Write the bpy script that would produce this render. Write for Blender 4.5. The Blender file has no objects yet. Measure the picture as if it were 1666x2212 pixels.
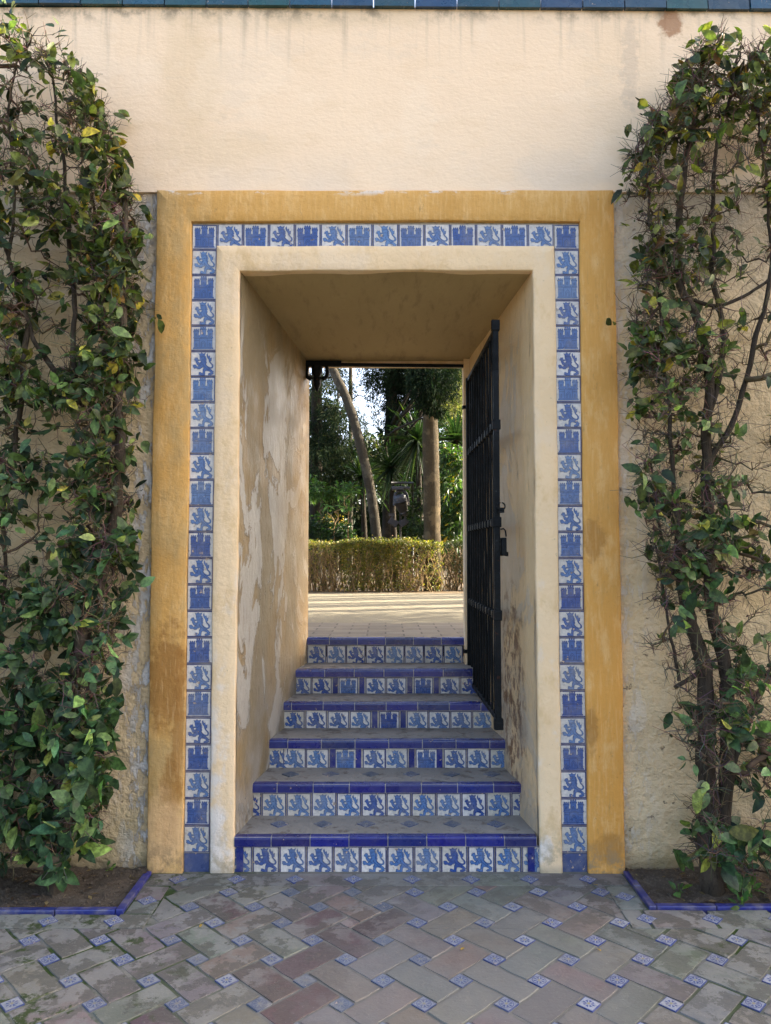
import bpy, math, random
import numpy as np
from mathutils import Vector, noise
from mathutils.geometry import tessellate_polygon

random.seed(7); RNG = np.random.default_rng(7)
R = math.radians
scene = bpy.context.scene

# ------------------------------------------------------------------ camera, sky, sun, exposure
CAM = Vector((0.0, -3.97, 1.66)); PITCH = 3.0; FPX = 1620.0; H0 = 2212.0; CX, CY = 833.0, 1106.0
cd = bpy.data.cameras.new("camera"); cam = bpy.data.objects.new("camera", cd)
scene.collection.objects.link(cam); scene.camera = cam
cam.location = CAM; cam.rotation_euler = (R(90 + PITCH), 0, 0)
cd.sensor_fit = 'VERTICAL'; cd.sensor_height = 24.0; cd.lens = FPX / H0 * 24.0
cd.clip_start = 0.05; cd.clip_end = 1000

SUN_EL, SUN_AZ = 25.0, 18.0          # elevation; azimuth measured from +x (right) towards +y (behind the wall)
w = bpy.data.worlds.new("World"); scene.world = w; w.use_nodes = True
wn = w.node_tree; bg = wn.nodes["Background"]
sky = wn.nodes.new("ShaderNodeTexSky"); sky.sky_type = 'NISHITA'; sky.sun_disc = False
sky.sun_elevation = R(SUN_EL); sky.sun_rotation = R(90 - SUN_AZ)
sky.air_density = 0.75; sky.dust_density = 5.0; sky.ozone_density = 0.4
wn.links.new(sky.outputs[0], bg.inputs[0]); bg.inputs[1].default_value = 0.15
sd = bpy.data.lights.new("sun", 'SUN'); sun = bpy.data.objects.new("sun", sd); scene.collection.objects.link(sun)
sd.energy = 4.0; sd.angle = R(0.53); sd.color = (1.0, 0.9, 0.74)
ds = Vector((math.cos(R(SUN_AZ)) * math.cos(R(SUN_EL)), math.sin(R(SUN_AZ)) * math.cos(R(SUN_EL)), math.sin(R(SUN_EL))))
sun.rotation_euler = ds.to_track_quat('Z', 'Y').to_euler()
scene.view_settings.view_transform = 'Standard'; scene.view_settings.look = 'None'
scene.view_settings.exposure = 2.7; scene.view_settings.gamma = 1.0
scene.cycles.max_bounces = 8; scene.cycles.diffuse_bounces = 5; scene.cycles.transparent_max_bounces = 4
scene.cycles.use_denoising = True

# ------------------------------------------------------------------ helpers
def ray(px, py):
    """direction of the photo's pixel (1666 x 2212 grid) in the world"""
    a = R(PITCH); cx = (px - CX) / FPX; cy = (CY - py) / FPX
    return Vector((cx, math.cos(a) - cy * math.sin(a), math.sin(a) + cy * math.cos(a)))
def P(px, py, Y):
    d = ray(px, py); t = (Y - CAM.y) / d.y
    return Vector((CAM.x + d.x * t, Y, CAM.z + d.z * t))
def G(px, py, Z=0.0):
    d = ray(px, py); t = (Z - CAM.z) / d.z
    return Vector((CAM.x + d.x * t, CAM.y + d.y * t, Z))
def tag(o, label=None, cat=None, group=None, kind=None):
    if label: o["label"] = label
    if cat: o["category"] = cat
    if group: o["group"] = group
    if kind: o["kind"] = kind
    return o
def thing(name, loc, label, cat, group=None):
    o = bpy.data.objects.new(name, None); scene.collection.objects.link(o)
    o.location = loc; o.empty_display_size = 0.1
    return tag(o, label, cat, group)

class MB:
    """collects faces with a colour each, builds them as ONE mesh object"""
    def __init__(s): s.V = []; s.n = 0; s.L = []; s.T = []; s.C = []; s.M = []; s.S = []
    def add(s, verts, faces, col=(1, 1, 1), mat=0, smooth=False):
        s.V.append(np.asarray(verts, float).reshape(-1, 3))
        for f in faces:
            s.L.append(np.asarray(f, int) + s.n)
        k = len(faces); s.T.append(np.array([len(f) for f in faces], int))
        c = np.asarray(col, float)
        s.C.append(np.tile(c, (k, 1)) if c.ndim == 1 else c)
        s.M.append(np.full(k, mat, int)); s.S.append(np.full(k, smooth, bool))
        s.n += len(s.V[-1])
    def bulk(s, V, F, C, mat=0, smooth=True):
        """V (n,3), F (k,m) all the same size, C (k,3)"""
        if not len(F): return
        s.V.append(V); s.L.append((F + s.n).ravel()); s.T.append(np.full(len(F), F.shape[1], int))
        s.C.append(C); s.M.append(np.full(len(F), mat, int)); s.S.append(np.full(len(F), smooth, bool)); s.n += len(V)
    def box(s, x0, x1, y0, y1, z0, z1, col=(1, 1, 1), mat=0):
        v = [(x, y, z) for z in (z0, z1) for y in (y0, y1) for x in (x0, x1)]
        s.add(v, [(0, 2, 3, 1), (4, 5, 7, 6), (0, 1, 5, 4), (2, 6, 7, 3), (0, 4, 6, 2), (1, 3, 7, 5)], col, mat)
    def obox(s, c, ax, ay, az, col=(1, 1, 1), mat=0):
        """box from a centre and three half-axis vectors"""
        c = Vector(c); ax = Vector(ax); ay = Vector(ay); az = Vector(az)
        v = [c + ax * i + ay * j + az * k for k in (-1, 1) for j in (-1, 1) for i in (-1, 1)]
        s.add([tuple(p) for p in v], [(0, 2, 3, 1), (4, 5, 7, 6), (0, 1, 5, 4), (2, 6, 7, 3), (0, 4, 6, 2), (1, 3, 7, 5)], col, mat)
    def prism(s, poly, z0, z1, col=(1, 1, 1), mat=0):
        n = len(poly); v = [(x, y, z0) for x, y in poly] + [(x, y, z1) for x, y in poly]
        f = [tuple(range(n))[::-1], tuple(range(n, 2 * n))] + [(i, (i + 1) % n, n + (i + 1) % n, n + i) for i in range(n)]
        s.add(v, f, col, mat)
    def tube(s, pts, rad, n=6, col=(1, 1, 1), mat=0, cap=True, smooth=True):
        pts = np.asarray([tuple(p) for p in pts], float); k = len(pts)
        rad = np.broadcast_to(np.asarray(rad, float), (k,))
        t = np.gradient(pts, axis=0); t /= np.linalg.norm(t, axis=1)[:, None] + 1e-9
        ref = np.array([0, 0, 1.0]) if abs(t[0][2]) < 0.9 else np.array([1.0, 0, 0])
        a = np.cross(t, ref); a /= np.linalg.norm(a, axis=1)[:, None] + 1e-9
        b = np.cross(t, a)
        an = np.linspace(0, 2 * math.pi, n, endpoint=False)
        V = pts[:, None, :] + rad[:, None, None] * (np.cos(an)[None, :, None] * a[:, None, :] + np.sin(an)[None, :, None] * b[:, None, :])
        i = np.arange(k - 1)[:, None] * n; j = np.arange(n)[None, :]; j2 = (j + 1) % n
        F = np.stack([i + j, i + j2, i + n + j2, i + n + j], -1).reshape(-1, 4)
        st = s.n
        s.bulk(V.reshape(-1, 3), F, np.tile(np.asarray(col, float), (len(F), 1)), mat, smooth)
        if cap:
            for q in (tuple(range(n)), tuple(range((k - 1) * n, k * n))[::-1]):
                s.L.append(np.array(q) + st); s.T.append(np.array([n])); s.C.append(np.asarray([col], float))
                s.M.append(np.array([mat])); s.S.append(np.array([False]))
    def build(s, name, mats, parent=None, loc=None):
        me = bpy.data.meshes.new(name)
        V = np.concatenate(s.V); L = np.concatenate([np.atleast_1d(l) for l in s.L]); T = np.concatenate(s.T); C = np.concatenate(s.C)
        off = np.zeros(3)
        if loc is not None: off = np.asarray(tuple(loc), float)
        elif parent is not None: off = np.asarray(tuple(wpos(parent)), float)
        V = V - off
        me.vertices.add(len(V)); me.vertices.foreach_set("co", V.astype(np.float32).ravel())
        me.loops.add(len(L)); me.loops.foreach_set("vertex_index", L.astype(np.int32))
        me.polygons.add(len(T)); me.polygons.foreach_set("loop_start", np.concatenate([[0], np.cumsum(T)[:-1]]).astype(np.int32))
        for m in (mats if isinstance(mats, (list, tuple)) else [mats]): me.materials.append(m)
        me.polygons.foreach_set("material_index", np.concatenate(s.M).astype(np.int32))
        me.polygons.foreach_set("use_smooth", np.concatenate(s.S))
        ca = me.color_attributes.new("Col", 'FLOAT_COLOR', 'CORNER')
        cc = np.ones((len(L), 4), np.float32); cc[:, :3] = np.repeat(C, T, axis=0); ca.data.foreach_set("color", cc.ravel())
        me.update(calc_edges=True)
        o = bpy.data.objects.new(name, me); scene.collection.objects.link(o)
        if parent is not None: o.parent = parent
        if loc is not None: o.location = loc if parent is None else Vector(loc) - wpos(parent)
        return o
def wpos(o):
    p = Vector(o.location)
    while o.parent: o = o.parent; p += Vector(o.location)
    return p
def lerp(a, b, t): return a + (b - a) * t
def nz(x, y, z, s=1.0): return noise.noise(Vector((x * s, y * s, z * s)))
def jit(c, a): return tuple(max(0.0, q * (1 + random.uniform(-a, a))) for q in c)

# ------------------------------------------------------------------ materials
class NT:
    def __init__(s, name, rough=0.85, spec=0.3):
        s.m = bpy.data.materials.new(name); s.m.use_nodes = True; s.t = s.m.node_tree
        s.b = s.t.nodes["Principled BSDF"]; s.b.inputs["Roughness"].default_value = rough
        s.b.inputs["Specular IOR Level"].default_value = spec
        s.obj = s.t.nodes.new("ShaderNodeNewGeometry").outputs["Position"]
    def link(s, a, b): s.t.links.new(a, b)
    def put(s, sock, v):
        if isinstance(v, bpy.types.NodeSocket): s.link(v, sock)
        elif isinstance(v, (tuple, list)) and len(v) == 3 and sock.type == 'RGBA': sock.default_value = (*v, 1)
        else: sock.default_value = v
    def map(s, scale=(1, 1, 1), off=(0, 0, 0), rot=(0, 0, 0)):
        n = s.t.nodes.new("ShaderNodeMapping"); s.link(s.obj, n.inputs[0])
        n.inputs[1].default_value = off; n.inputs[2].default_value = rot; n.inputs[3].default_value = scale
        return n.outputs[0]
    def noise(s, scale, detail=4, rough=0.55, vec=None, dist=0.0):
        n = s.t.nodes.new("ShaderNodeTexNoise"); s.link(vec or s.obj, n.inputs["Vector"])
        n.inputs["Scale"].default_value = scale; n.inputs["Detail"].default_value = detail
        n.inputs["Roughness"].default_value = rough; n.inputs["Distortion"].default_value = dist
        return n.outputs["Fac"]
    def vor(s, scale, vec=None, feat='F1'):
        n = s.t.nodes.new("ShaderNodeTexVoronoi"); n.feature = feat; s.link(vec or s.obj, n.inputs["Vector"]); n.inputs["Scale"].default_value = scale
        return n.outputs["Distance"]
    def ramp(s, v, a, b, lo=0.0, hi=1.0):
        n = s.t.nodes.new("ShaderNodeMapRange"); s.put(n.inputs[0], v); n.interpolation_type = 'SMOOTHSTEP'
        n.inputs[1].default_value = a; n.inputs[2].default_value = b; n.inputs[3].default_value = lo; n.inputs[4].default_value = hi
        return n.outputs[0]
    def math(s, op, a, b=0.0):
        n = s.t.nodes.new("ShaderNodeMath"); n.operation = op; s.put(n.inputs[0], a); s.put(n.inputs[1], b)
        return n.outputs[0]
    def mix(s, f, a, b, mode='MIX'):
        n = s.t.nodes.new("ShaderNodeMix"); n.data_type = 'RGBA'; n.blend_type = mode
        s.put(n.inputs[0], f); s.put(n.inputs[6], a); s.put(n.inputs[7], b)
        return n.outputs[2]
    def xyz(s):
        n = s.t.nodes.new("ShaderNodeSeparateXYZ"); s.link(s.obj, n.inputs[0]); return n.outputs
    def attr(s):
        n = s.t.nodes.new("ShaderNodeVertexColor"); n.layer_name = "Col"; return n.outputs[0]
    def blob(s, c, r, nzs=6, amt=0.6):
        """soft patch round c with radii r, ragged by noise: 1 inside, 0 outside"""
        m = s.map((1 / r[0], 1 / r[1], 1 / r[2]), tuple(-c[i] / r[i] for i in range(3)))
        n = s.t.nodes.new("ShaderNodeVectorMath"); n.operation = 'LENGTH'; s.link(m, n.inputs[0])
        d = s.math('ADD', n.outputs["Value"], s.math('MULTIPLY', s.math('SUBTRACT', s.noise(nzs, 5, 0.65), 0.5), amt * 2))
        return s.ramp(d, 0.5, 1.05, 1.0, 0.0)
    def bump(s, h, dist, strength=1.0):
        n = s.t.nodes.new("ShaderNodeBump"); s.put(n.inputs["Height"], h); n.inputs["Distance"].default_value = dist
        n.inputs["Strength"].default_value = strength
        s.link(n.outputs[0], s.b.inputs["Normal"]); return n
    def done(s, col, rough=None):
        s.put(s.b.inputs["Base Color"], col)
        if rough is not None: s.put(s.b.inputs["Roughness"], rough)
        return s.m

def mat_upper():
    k = NT("cream_whitewash", 0.9, 0.2); x, y, z = k.xyz()
    c = k.mix(k.noise(0.9, 5, 0.6), (0.78, 0.565, 0.365), (0.87, 0.655, 0.435))
    c = k.mix(k.ramp(k.noise(3.5, 6, 0.65, k.map((1, 1, 2.2))), 0.5, 0.75, 0, 0.35), c, (0.70, 0.49, 0.28))
    for ctr, r, a in (((-1.05, 0, 4.25), (0.22, 1, 0.45), 0.22), ((-0.9, 0, 3.85), (0.42, 1, 0.14), 0.18), ((1.3, 0, 4.2), (0.3, 1, 0.4), 0.12), ((-0.5, 0, 4.6), (0.9, 1, 0.1), 0.2)):
        k2 = k.math('MULTIPLY', k.blob(ctr, r, 3.5), a); c = k.mix(k2, c, (0.55, 0.39, 0.19))
    c = k.mix(k.ramp(k.noise(1.15, 6, 0.6, k.map((1, 1, 1), (4, 0, 2))), 0.52, 0.57, 0, 0.22), c, (0.88, 0.70, 0.50)); c = k.mix(k.ramp(k.noise(1.5, 6, 0.62, k.map((0.7, 1, 1.3), (9, 0, 6))), 0.56, 0.6, 0, 0.2), c, (0.66, 0.52, 0.37))
    top = k.ramp(z, 4.2, 4.66); st = k.noise(1.0, 4, 0.6, k.map((16, 1, 0.7)))
    c = k.mix(k.math('MULTIPLY', top, k.ramp(st, 0.5, 0.74, 0, 0.45)), c, (0.25, 0.20, 0.14))
    edge = k.math('MULTIPLY', k.ramp(z, 4.54, 4.65), k.ramp(k.noise(9, 6, 0.7), 0.45, 0.65)); c = k.mix(k.math('MULTIPLY', edge, 0.75), c, (0.20, 0.16, 0.11))
    c = k.mix(k.math('MULTIPLY', k.blob((1.57, 0, 4.57), (0.085, 1, 0.10), 18, 1.1), 0.7), c, (0.25, 0.09, 0.025))
    c = k.mix(k.math('MULTIPLY', k.blob((1.34, 0, 4.33), (0.06, 1, 0.3), 22, 1.2), 0.2), c, (0.22, 0.20, 0.19))
    low = k.math('MULTIPLY', k.ramp(z, 3.63, 3.9, 1, 0), k.ramp(k.noise(1.4, 3), 0.4, 0.65, 0.05, 0.5)); c = k.mix(low, c, (0.66, 0.55, 0.43))
    fine = k.noise(24, 7, 0.7, k.map((0.75, 1, 1.2))); ch = k.ramp(k.noise(60, 3, 0.6, k.map((0.6, 1, 1))), 0.3, 0.7)
    h = k.math('ADD', k.math('ADD', fine, k.math('MULTIPLY', ch, 0.25)), k.math('MULTIPLY', k.noise(5, 3), 0.8))
    k.bump(h, 0.0045, 0.7)
    return k.done(c)

def mat_lower():
    k = NT("old_lime_plaster", 0.95, 0.15); x, y, z = k.xyz()
    c = k.mix(k.noise(1.6, 6, 0.65), (0.55, 0.395, 0.21), (0.72, 0.54, 0.325))
    c = k.mix(k.ramp(k.noise(5, 6, 0.7), 0.5, 0.72, 0, 0.5), c, (0.38, 0.29, 0.18))
    ax = k.math('ABSOLUTE', x)
    near = k.math('MULTIPLY', k.ramp(ax, 1.22, 1.5, 1, 0), k.ramp(x, -0.2, 0.2, 1.0, 0.45))
    white = k.math('MULTIPLY', near, k.ramp(k.noise(11, 7, 0.72, k.map((1.5, 1, 0.6))), 0.48, 0.55))
    c = k.mix(white, c, (0.60, 0.56, 0.51))
    hole = k.ramp(k.noise(15, 4, 0.7, k.map((1, 1, 1.3), (3, 0, 1))), 0.66, 0.70)
    c = k.mix(k.math('MULTIPLY', hole, 0.8), c, (0.22, 0.16, 0.10))
    g = k.math('MULTIPLY', k.ramp(z, 0.0, 0.5, 1, 0), k.ramp(k.noise(4, 5), 0.35, 0.6)); c = k.mix(k.math('MULTIPLY', g, 0.6), c, (0.20, 0.18, 0.08))
    c = k.mix(k.ramp(z, 0.0, 0.1, 0.7, 0), c, (0.13, 0.10, 0.06))
    up = k.math('MULTIPLY', k.ramp(z, 2.8, 3.5), 0.5); c = k.mix(up, c, (0.52, 0.46, 0.39))
    h = k.math('ADD', k.math('MULTIPLY', k.noise(7, 5, 0.6, k.map((1, 1, 1.4))), 2.2), k.math('MULTIPLY', k.noise(34, 5, 0.65), 0.8))
    h = k.math('SUBTRACT', k.math('ADD', h, k.math('MULTIPLY', white, 0.35)), k.math('MULTIPLY', hole, 0.7))
    k.bump(h, 0.02, 1.0)
    return k.done(c)

def mat_yellow():
    k = NT("ochre_limewash", 0.85, 0.25); x, y, z = k.xyz()
    c = k.mix(k.noise(2.2, 6, 0.65, k.map((1, 1, 0.6))), (0.50, 0.255, 0.060), (0.68, 0.385, 0.115))
    c = k.mix(k.math('MULTIPLY', k.ramp(x, 0.9, 1.1), k.ramp(z, 0.2, 2.4, 0.9, 0.4)), c, (0.62, 0.285, 0.055))
    c = k.mix(k.ramp(k.noise(8, 7, 0.75, k.map((1.6, 1, 0.5), (5, 0, 2))), 0.47, 0.66, 0, 0.5), c, (0.72, 0.46, 0.20))
    old = k.math('MULTIPLY', k.ramp(x, -1.0, -0.8, 1, 0), k.ramp(k.noise(3.2, 6, 0.7, k.map((1, 1, 0.5), (1, 0, 7))), 0.42, 0.62, 0, 0.7))
    c = k.mix(old, c, (0.42, 0.28, 0.115))
    for ctr, r, a in (((-1.15, 0, 1.0), (0.14, 1, 0.32), 0.85), ((-1.12, 0, 0.42), (0.06, 1, 0.2), 0.7), ((-1.08, 0, 0.75), (0.04, 1, 0.5), 0.7), ((1.1, 0, 1.72), (0.08, 1, 0.14), 0.55), ((1.08, 0, 0.72), (0.04, 1, 0.14), 0.65), ((1.15, 0, 0.12), (0.1, 1, 0.1), 0.5), ((-1.13, 0, 0.22), (0.07, 1, 0.1), 0.6)):
        c = k.mix(k.math('MULTIPLY', k.blob(ctr, r, 13, 0.9), a), c, (0.30, 0.135, 0.03))
    c = k.mix(k.math('MULTIPLY', k.blob((-1.16, 0, 0.2), (0.14, 1, 0.25), 9, 0.5), 0.7), c, (0.68, 0.42, 0.20))
    c = k.mix(k.math('MULTIPLY', k.ramp(k.noise(18, 7, 0.78, k.map((1.3, 1, 0.4))), 0.58, 0.68), 0.55), c, (0.27, 0.17, 0.07))
    tp = k.math('MULTIPLY', k.ramp(z, 3.575, 3.61), k.ramp(k.noise(7, 7, 0.75, k.map((0.6, 1, 2))), 0.55, 0.62, 0, .8)); c = k.mix(tp, c, (0.66, 0.60, 0.52))
    br = k.noise(30, 4, 0.6, k.map((2.5, 1, 0.22), (1, 0, 4))); c = k.mix(k.ramp(br, 0.5, 0.72, 0, 0.35), c, (0.44, 0.24, 0.07)); c = k.mix(k.ramp(br, 0.3, 0.48, 0.3, 0), c, (0.74, 0.48, 0.21))
    pit = k.ramp(k.noise(75, 4, 0.7), 0.665, 0.70); c = k.mix(k.math('MULTIPLY', pit, 0.7), c, (0.22, 0.12, 0.045))
    c = k.mix(k.math('MULTIPLY', k.ramp(z, 0.02, 0.22, 1, 0), k.ramp(k.noise(14, 5, 0.7), 0.42, 0.6)), c, (0.33, 0.21, 0.10))
    h = k.math('SUBTRACT', k.math('ADD', k.noise(30, 6, 0.7), k.math('MULTIPLY', k.noise(6, 3), 1.5)), pit); k.bump(h, 0.007, 1.0)
    return k.done(c)

def mat_inner():
    k = NT("cream_surround_plaster", 0.88, 0.22); x, y, z = k.xyz()
    c = k.mix(k.noise(2.0, 6, 0.65), (0.68, 0.47, 0.255), (0.80, 0.60, 0.37))
    c = k.mix(k.ramp(k.noise(4.5, 6, 0.7, k.map((1, 1, 0.6), (2, 0, 0))), 0.5, 0.66, 0, 0.7), c, (0.60, 0.40, 0.19))
    c = k.mix(k.math('MULTIPLY', k.ramp(k.noise(3.2, 5, 0.6, k.map((1, 1, 0.7), (8, 0, 3))), 0.5, 0.6), k.ramp(z, 0.2, 2.2, 0.85, 0.15)), c, (0.68, 0.61, 0.53))
    c = k.mix(k.math('MULTIPLY', k.ramp(k.noise(38, 4, 0.7), 0.66, 0.72), 0.5), c, (0.30, 0.23, 0.15))
    c = k.mix(k.ramp(z, 0.0, 0.05, 0.6, 0), c, (0.30, 0.25, 0.18))
    c = k.mix(k.math('MULTIPLY', k.ramp(z, 0.02, 0.3, 0.8, 0), k.ramp(k.noise(12, 6, 0.7), 0.42, 0.6)), c, (0.36, 0.28, 0.17))
    h = k.math('SUBTRACT', k.math('ADD', k.noise(34, 6, 0.7), k.math('MULTIPLY', k.noise(7, 3), 1.5)), 0.0); k.bump(h, 0.006, 1.0)
    return k.done(c)

def mat_passage():
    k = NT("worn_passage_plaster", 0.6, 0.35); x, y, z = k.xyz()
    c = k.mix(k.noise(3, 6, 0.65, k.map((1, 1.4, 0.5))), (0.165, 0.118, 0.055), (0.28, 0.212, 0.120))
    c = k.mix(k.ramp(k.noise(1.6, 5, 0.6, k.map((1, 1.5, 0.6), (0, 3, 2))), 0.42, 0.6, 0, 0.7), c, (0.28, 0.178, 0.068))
    c = k.mix(k.ramp(x, -0.1, 0.1, 0, 0.9), c, k.mix(k.noise(3.5, 6, 0.7, k.map((1, 1.4, 0.5))), (0.58, 0.37, 0.16), (0.80, 0.58, 0.33)))  # paler ochre right side, with bounced sunlight put into its colour
    wv = k.map((1.7, 2.1, 1.15), (3.1, 0.4, 0.7))
    wh = k.ramp(k.noise(1.25, 8, 0.64, wv, 0.7), 0.492, 0.518)
    wh = k.math('MULTIPLY', wh, k.ramp(y, 0.5, 1.3, 1.0, 0.35)); wh = k.math('MULTIPLY', wh, k.ramp(z, 2.75, 3.05, 1, 0))
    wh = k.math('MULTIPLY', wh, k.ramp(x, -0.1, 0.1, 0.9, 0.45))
    c = k.mix(wh, c, (0.40, 0.355, 0.29))
    c = k.mix(k.math('MULTIPLY', k.ramp(k.noise(6, 7, 0.75, k.map((3, 3, 0.35), (7, 1, 0))), 0.58, 0.68), 0.7), c, (0.15, 0.080, 0.035))
    c = k.mix(k.math('MULTIPLY', k.ramp(x, -0.1, 0.1), k.math('MULTIPLY', k.blob((0.7, 0.45, 0.75), (0.5, 0.28, 0.75), 14, 0.8), k.ramp(k.noise(22, 5, 0.7, k.map((1, 1, 0.6))), 0.46, 0.56))), c, (0.20, 0.105, 0.045))
    gy = k.math('MULTIPLY', k.ramp(z, 0.3, 1.3, 0.7, 0.0), k.ramp(k.noise(3.5, 4), 0.35, 0.6)); c = k.mix(gy, c, (0.30, 0.265, 0.22))
    h = k.math('ADD', k.math('MULTIPLY', k.noise(9, 5, 0.65, k.map((1.5, 1.5, 0.6))), 1.5), k.noise(32, 5, 0.7, k.map((1, 1, 0.5))))
    h = k.math('ADD', h, k.math('MULTIPLY', wh, 0.9)); k.bump(h, 0.008, 1.0)
    return k.done(c, k.ramp(k.noise(5, 3), 0.3, 0.7, 0.42, 0.75))

def mat_ceiling():
    k = NT("brown_ceiling_plaster", 0.8, 0.25)  # brown plaster with darker diagonal streaks
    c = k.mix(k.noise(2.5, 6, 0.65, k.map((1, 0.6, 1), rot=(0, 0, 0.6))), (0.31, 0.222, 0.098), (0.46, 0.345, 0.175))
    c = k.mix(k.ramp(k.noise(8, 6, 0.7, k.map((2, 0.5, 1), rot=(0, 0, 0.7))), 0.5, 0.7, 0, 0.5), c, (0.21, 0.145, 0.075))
    k.bump(k.noise(16, 6, 0.7), 0.008, 0.8)
    return k.done(c)

def mat_tile(name, rough=0.22, chip=0.66, dirt=0.35):
    k = NT(name, rough, 0.5); c = k.attr()
    c = k.mix(k.ramp(k.noise(13, 5, 0.65), 0.42, 0.75, 0, dirt), c, (0.36, 0.30, 0.20))
    c = k.mix(k.ramp(k.noise(55, 4, 0.65), 0.35, 0.7, 0, 0.42), c, k.mix(1.0, c, (0.35, 0.42, 0.55), 'MULTIPLY'))
    cp = k.ramp(k.noise(31, 5, 0.7, k.map((1, 1, 1), (4, 2, 9))), chip, chip + 0.03)
    c = k.mix(cp, c, (0.50, 0.36, 0.26))
    h = k.math('SUBTRACT', k.math('MULTIPLY', k.noise(12, 2), 0.8), k.math('MULTIPLY', cp, 0.7)); k.bump(h, 0.004, 1.0)
    k.b.inputs["Coat Weight"].default_value = 0.25; k.b.inputs["Coat Roughness"].default_value = 0.12
    return k.done(c, k.ramp(k.noise(9, 4), 0.35, 0.7, rough, rough + 0.3))

def mat_slab():
    k = NT("worn_terracotta_slab", 0.75, 0.3); x, y, z = k.xyz(); a = k.attr()
    c = k.mix(k.noise(6, 6, 0.65), k.mix(1.0, a, (0.80, 0.80, 0.82), 'MULTIPLY'), k.mix(1.0, a, (1.25, 1.22, 1.2), 'MULTIPLY'))
    ax = k.math('ABSOLUTE', k.math('SUBTRACT', x, k.ramp(y, -2.2, -0.4, 0.25, 0.35)))
    side = k.math('ADD', k.ramp(ax, 0.2, 1.1, 0.05, 0.9), k.ramp(y, -1.0, -0.2, 0, 0.6))
    side = k.math('MINIMUM', side, 1.0)
    st = k.ramp(k.noise(6.5, 9, 0.72, k.map((1, 1, 1), (2, 5, 0))), 0.495, 0.525)
    lich = k.math('MULTIPLY', side, st); c = k.mix(k.math('MULTIPLY', lich, 0.75), c, (0.072, 0.066, 0.051))
    pale = k.math('MULTIPLY', side, k.ramp(k.noise(3.4, 8, 0.7, k.map((1, 1, 1), (9, 1, 0))), 0.44, 0.54, 0, 0.75)); pale = k.math('MULTIPLY', pale, k.math('SUBTRACT', 1.0, st)); c = k.mix(pale, c, (0.19, 0.182, 0.158))
    film = k.ramp(k.noise(2.3, 4), 0.35, 0.6, 0.25, 0.75); film = k.math('MULTIPLY', film, k.ramp(side, 0.2, 0.7, 1.0, 0.25)); c = k.mix(film, c, (0.146, 0.141, 0.128))
    ms = k.math('MULTIPLY', k.ramp(k.math('ABSOLUTE', k.math('SUBTRACT', x, 0.25)), 0.8, 1.35), k.ramp(k.noise(4.6, 7, 0.72, k.map((1, 1, 1), (4, 8, 0))), 0.56, 0.62)); c = k.mix(ms, c, (0.035, 0.048, 0.014))
    c = k.mix(k.ramp(k.noise(90, 3, 0.7), 0.62, 0.72, 0, 0.5), c, (0.30, 0.27, 0.25))
    c = k.mix(k.ramp(k.noise(60, 3, 0.7, k.map((1, 1, 1), (3, 3, 3))), 0.64, 0.72, 0, 0.5), c, (0.08, 0.07, 0.065))
    h = k.math('ADD', k.noise(9, 4), k.math('ADD', k.math('MULTIPLY', k.noise(55, 5, 0.7), 0.5), k.math('MULTIPLY', lich, -0.15))); k.bump(h, 0.006, 1.0)
    return k.done(c, k.ramp(k.noise(8, 4), 0.35, 0.7, 0.5, 0.85))

def mat_mortar():
    k = NT("mossy_mortar", 0.95, 0.15); x, y, z = k.xyz()
    c = k.mix(k.noise(20, 5, 0.7), (0.125, 0.117, 0.098), (0.185, 0.175, 0.150))
    ax = k.math('ABSOLUTE', k.math('SUBTRACT', x, 0.2))
    m = k.math('MULTIPLY', k.ramp(ax, 0.55, 1.3), k.ramp(k.noise(3.2, 5, 0.65), 0.42, 0.55)); c = k.mix(m, c, (0.035, 0.055, 0.014))
    k.bump(k.noise(50, 5, 0.7), 0.006, 1.0)
    return k.done(c)

def mat_simple(name, c0, c1, scale=8, rough=0.85, spec=0.25, bump=0.004, bs=30, stretch=(1, 1, 1), attr=False, dark=None):
    k = NT(name, rough, spec); v = k.map(stretch)
    f = k.noise(scale, 6, 0.65, v)
    if attr: c = k.mix(1.0, k.attr(), k.mix(f, c0, c1), 'MULTIPLY')
    else: c = k.mix(f, c0, c1)
    if dark: c = k.mix(k.ramp(k.noise(scale * 1.7, 6, 0.7, v), 0.52, 0.62, 0, 0.75), c, dark)
    if bump: k.bump(k.noise(bs, 6, 0.7, v), bump, 1.0)
    return k.done(c)

def mat_leaf(name, rough=0.42, spec=0.4, trans=0.3, var=0.35):
    k = NT(name, rough, spec); a = k.attr()
    c = k.mix(k.ramp(k.noise(40, 4, 0.6), 0.35, 0.7), k.mix(1.0, a, (1 - var, 1 - var, 1 - var), 'MULTIPLY'), k.mix(1.0, a, (1 + var, 1 + var, 1 + var * 0.7), 'MULTIPLY'))
    k.done(c); k.bump(k.noise(60, 2), 0.002, 0.6)
    tr = k.t.nodes.new("ShaderNodeBsdfTranslucent"); k.put(tr.inputs[0], k.mix(1.0, c, (1.7, 1.9, 0.7), 'MULTIPLY'))
    ms = k.t.nodes.new("ShaderNodeMixShader"); ms.inputs[0].default_value = trans
    k.link(k.b.outputs[0], ms.inputs[1]); k.link(tr.outputs[0], ms.inputs[2])
    k.link(ms.outputs[0], k.t.nodes["Material Output"].inputs[0])
    return k.m

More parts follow.
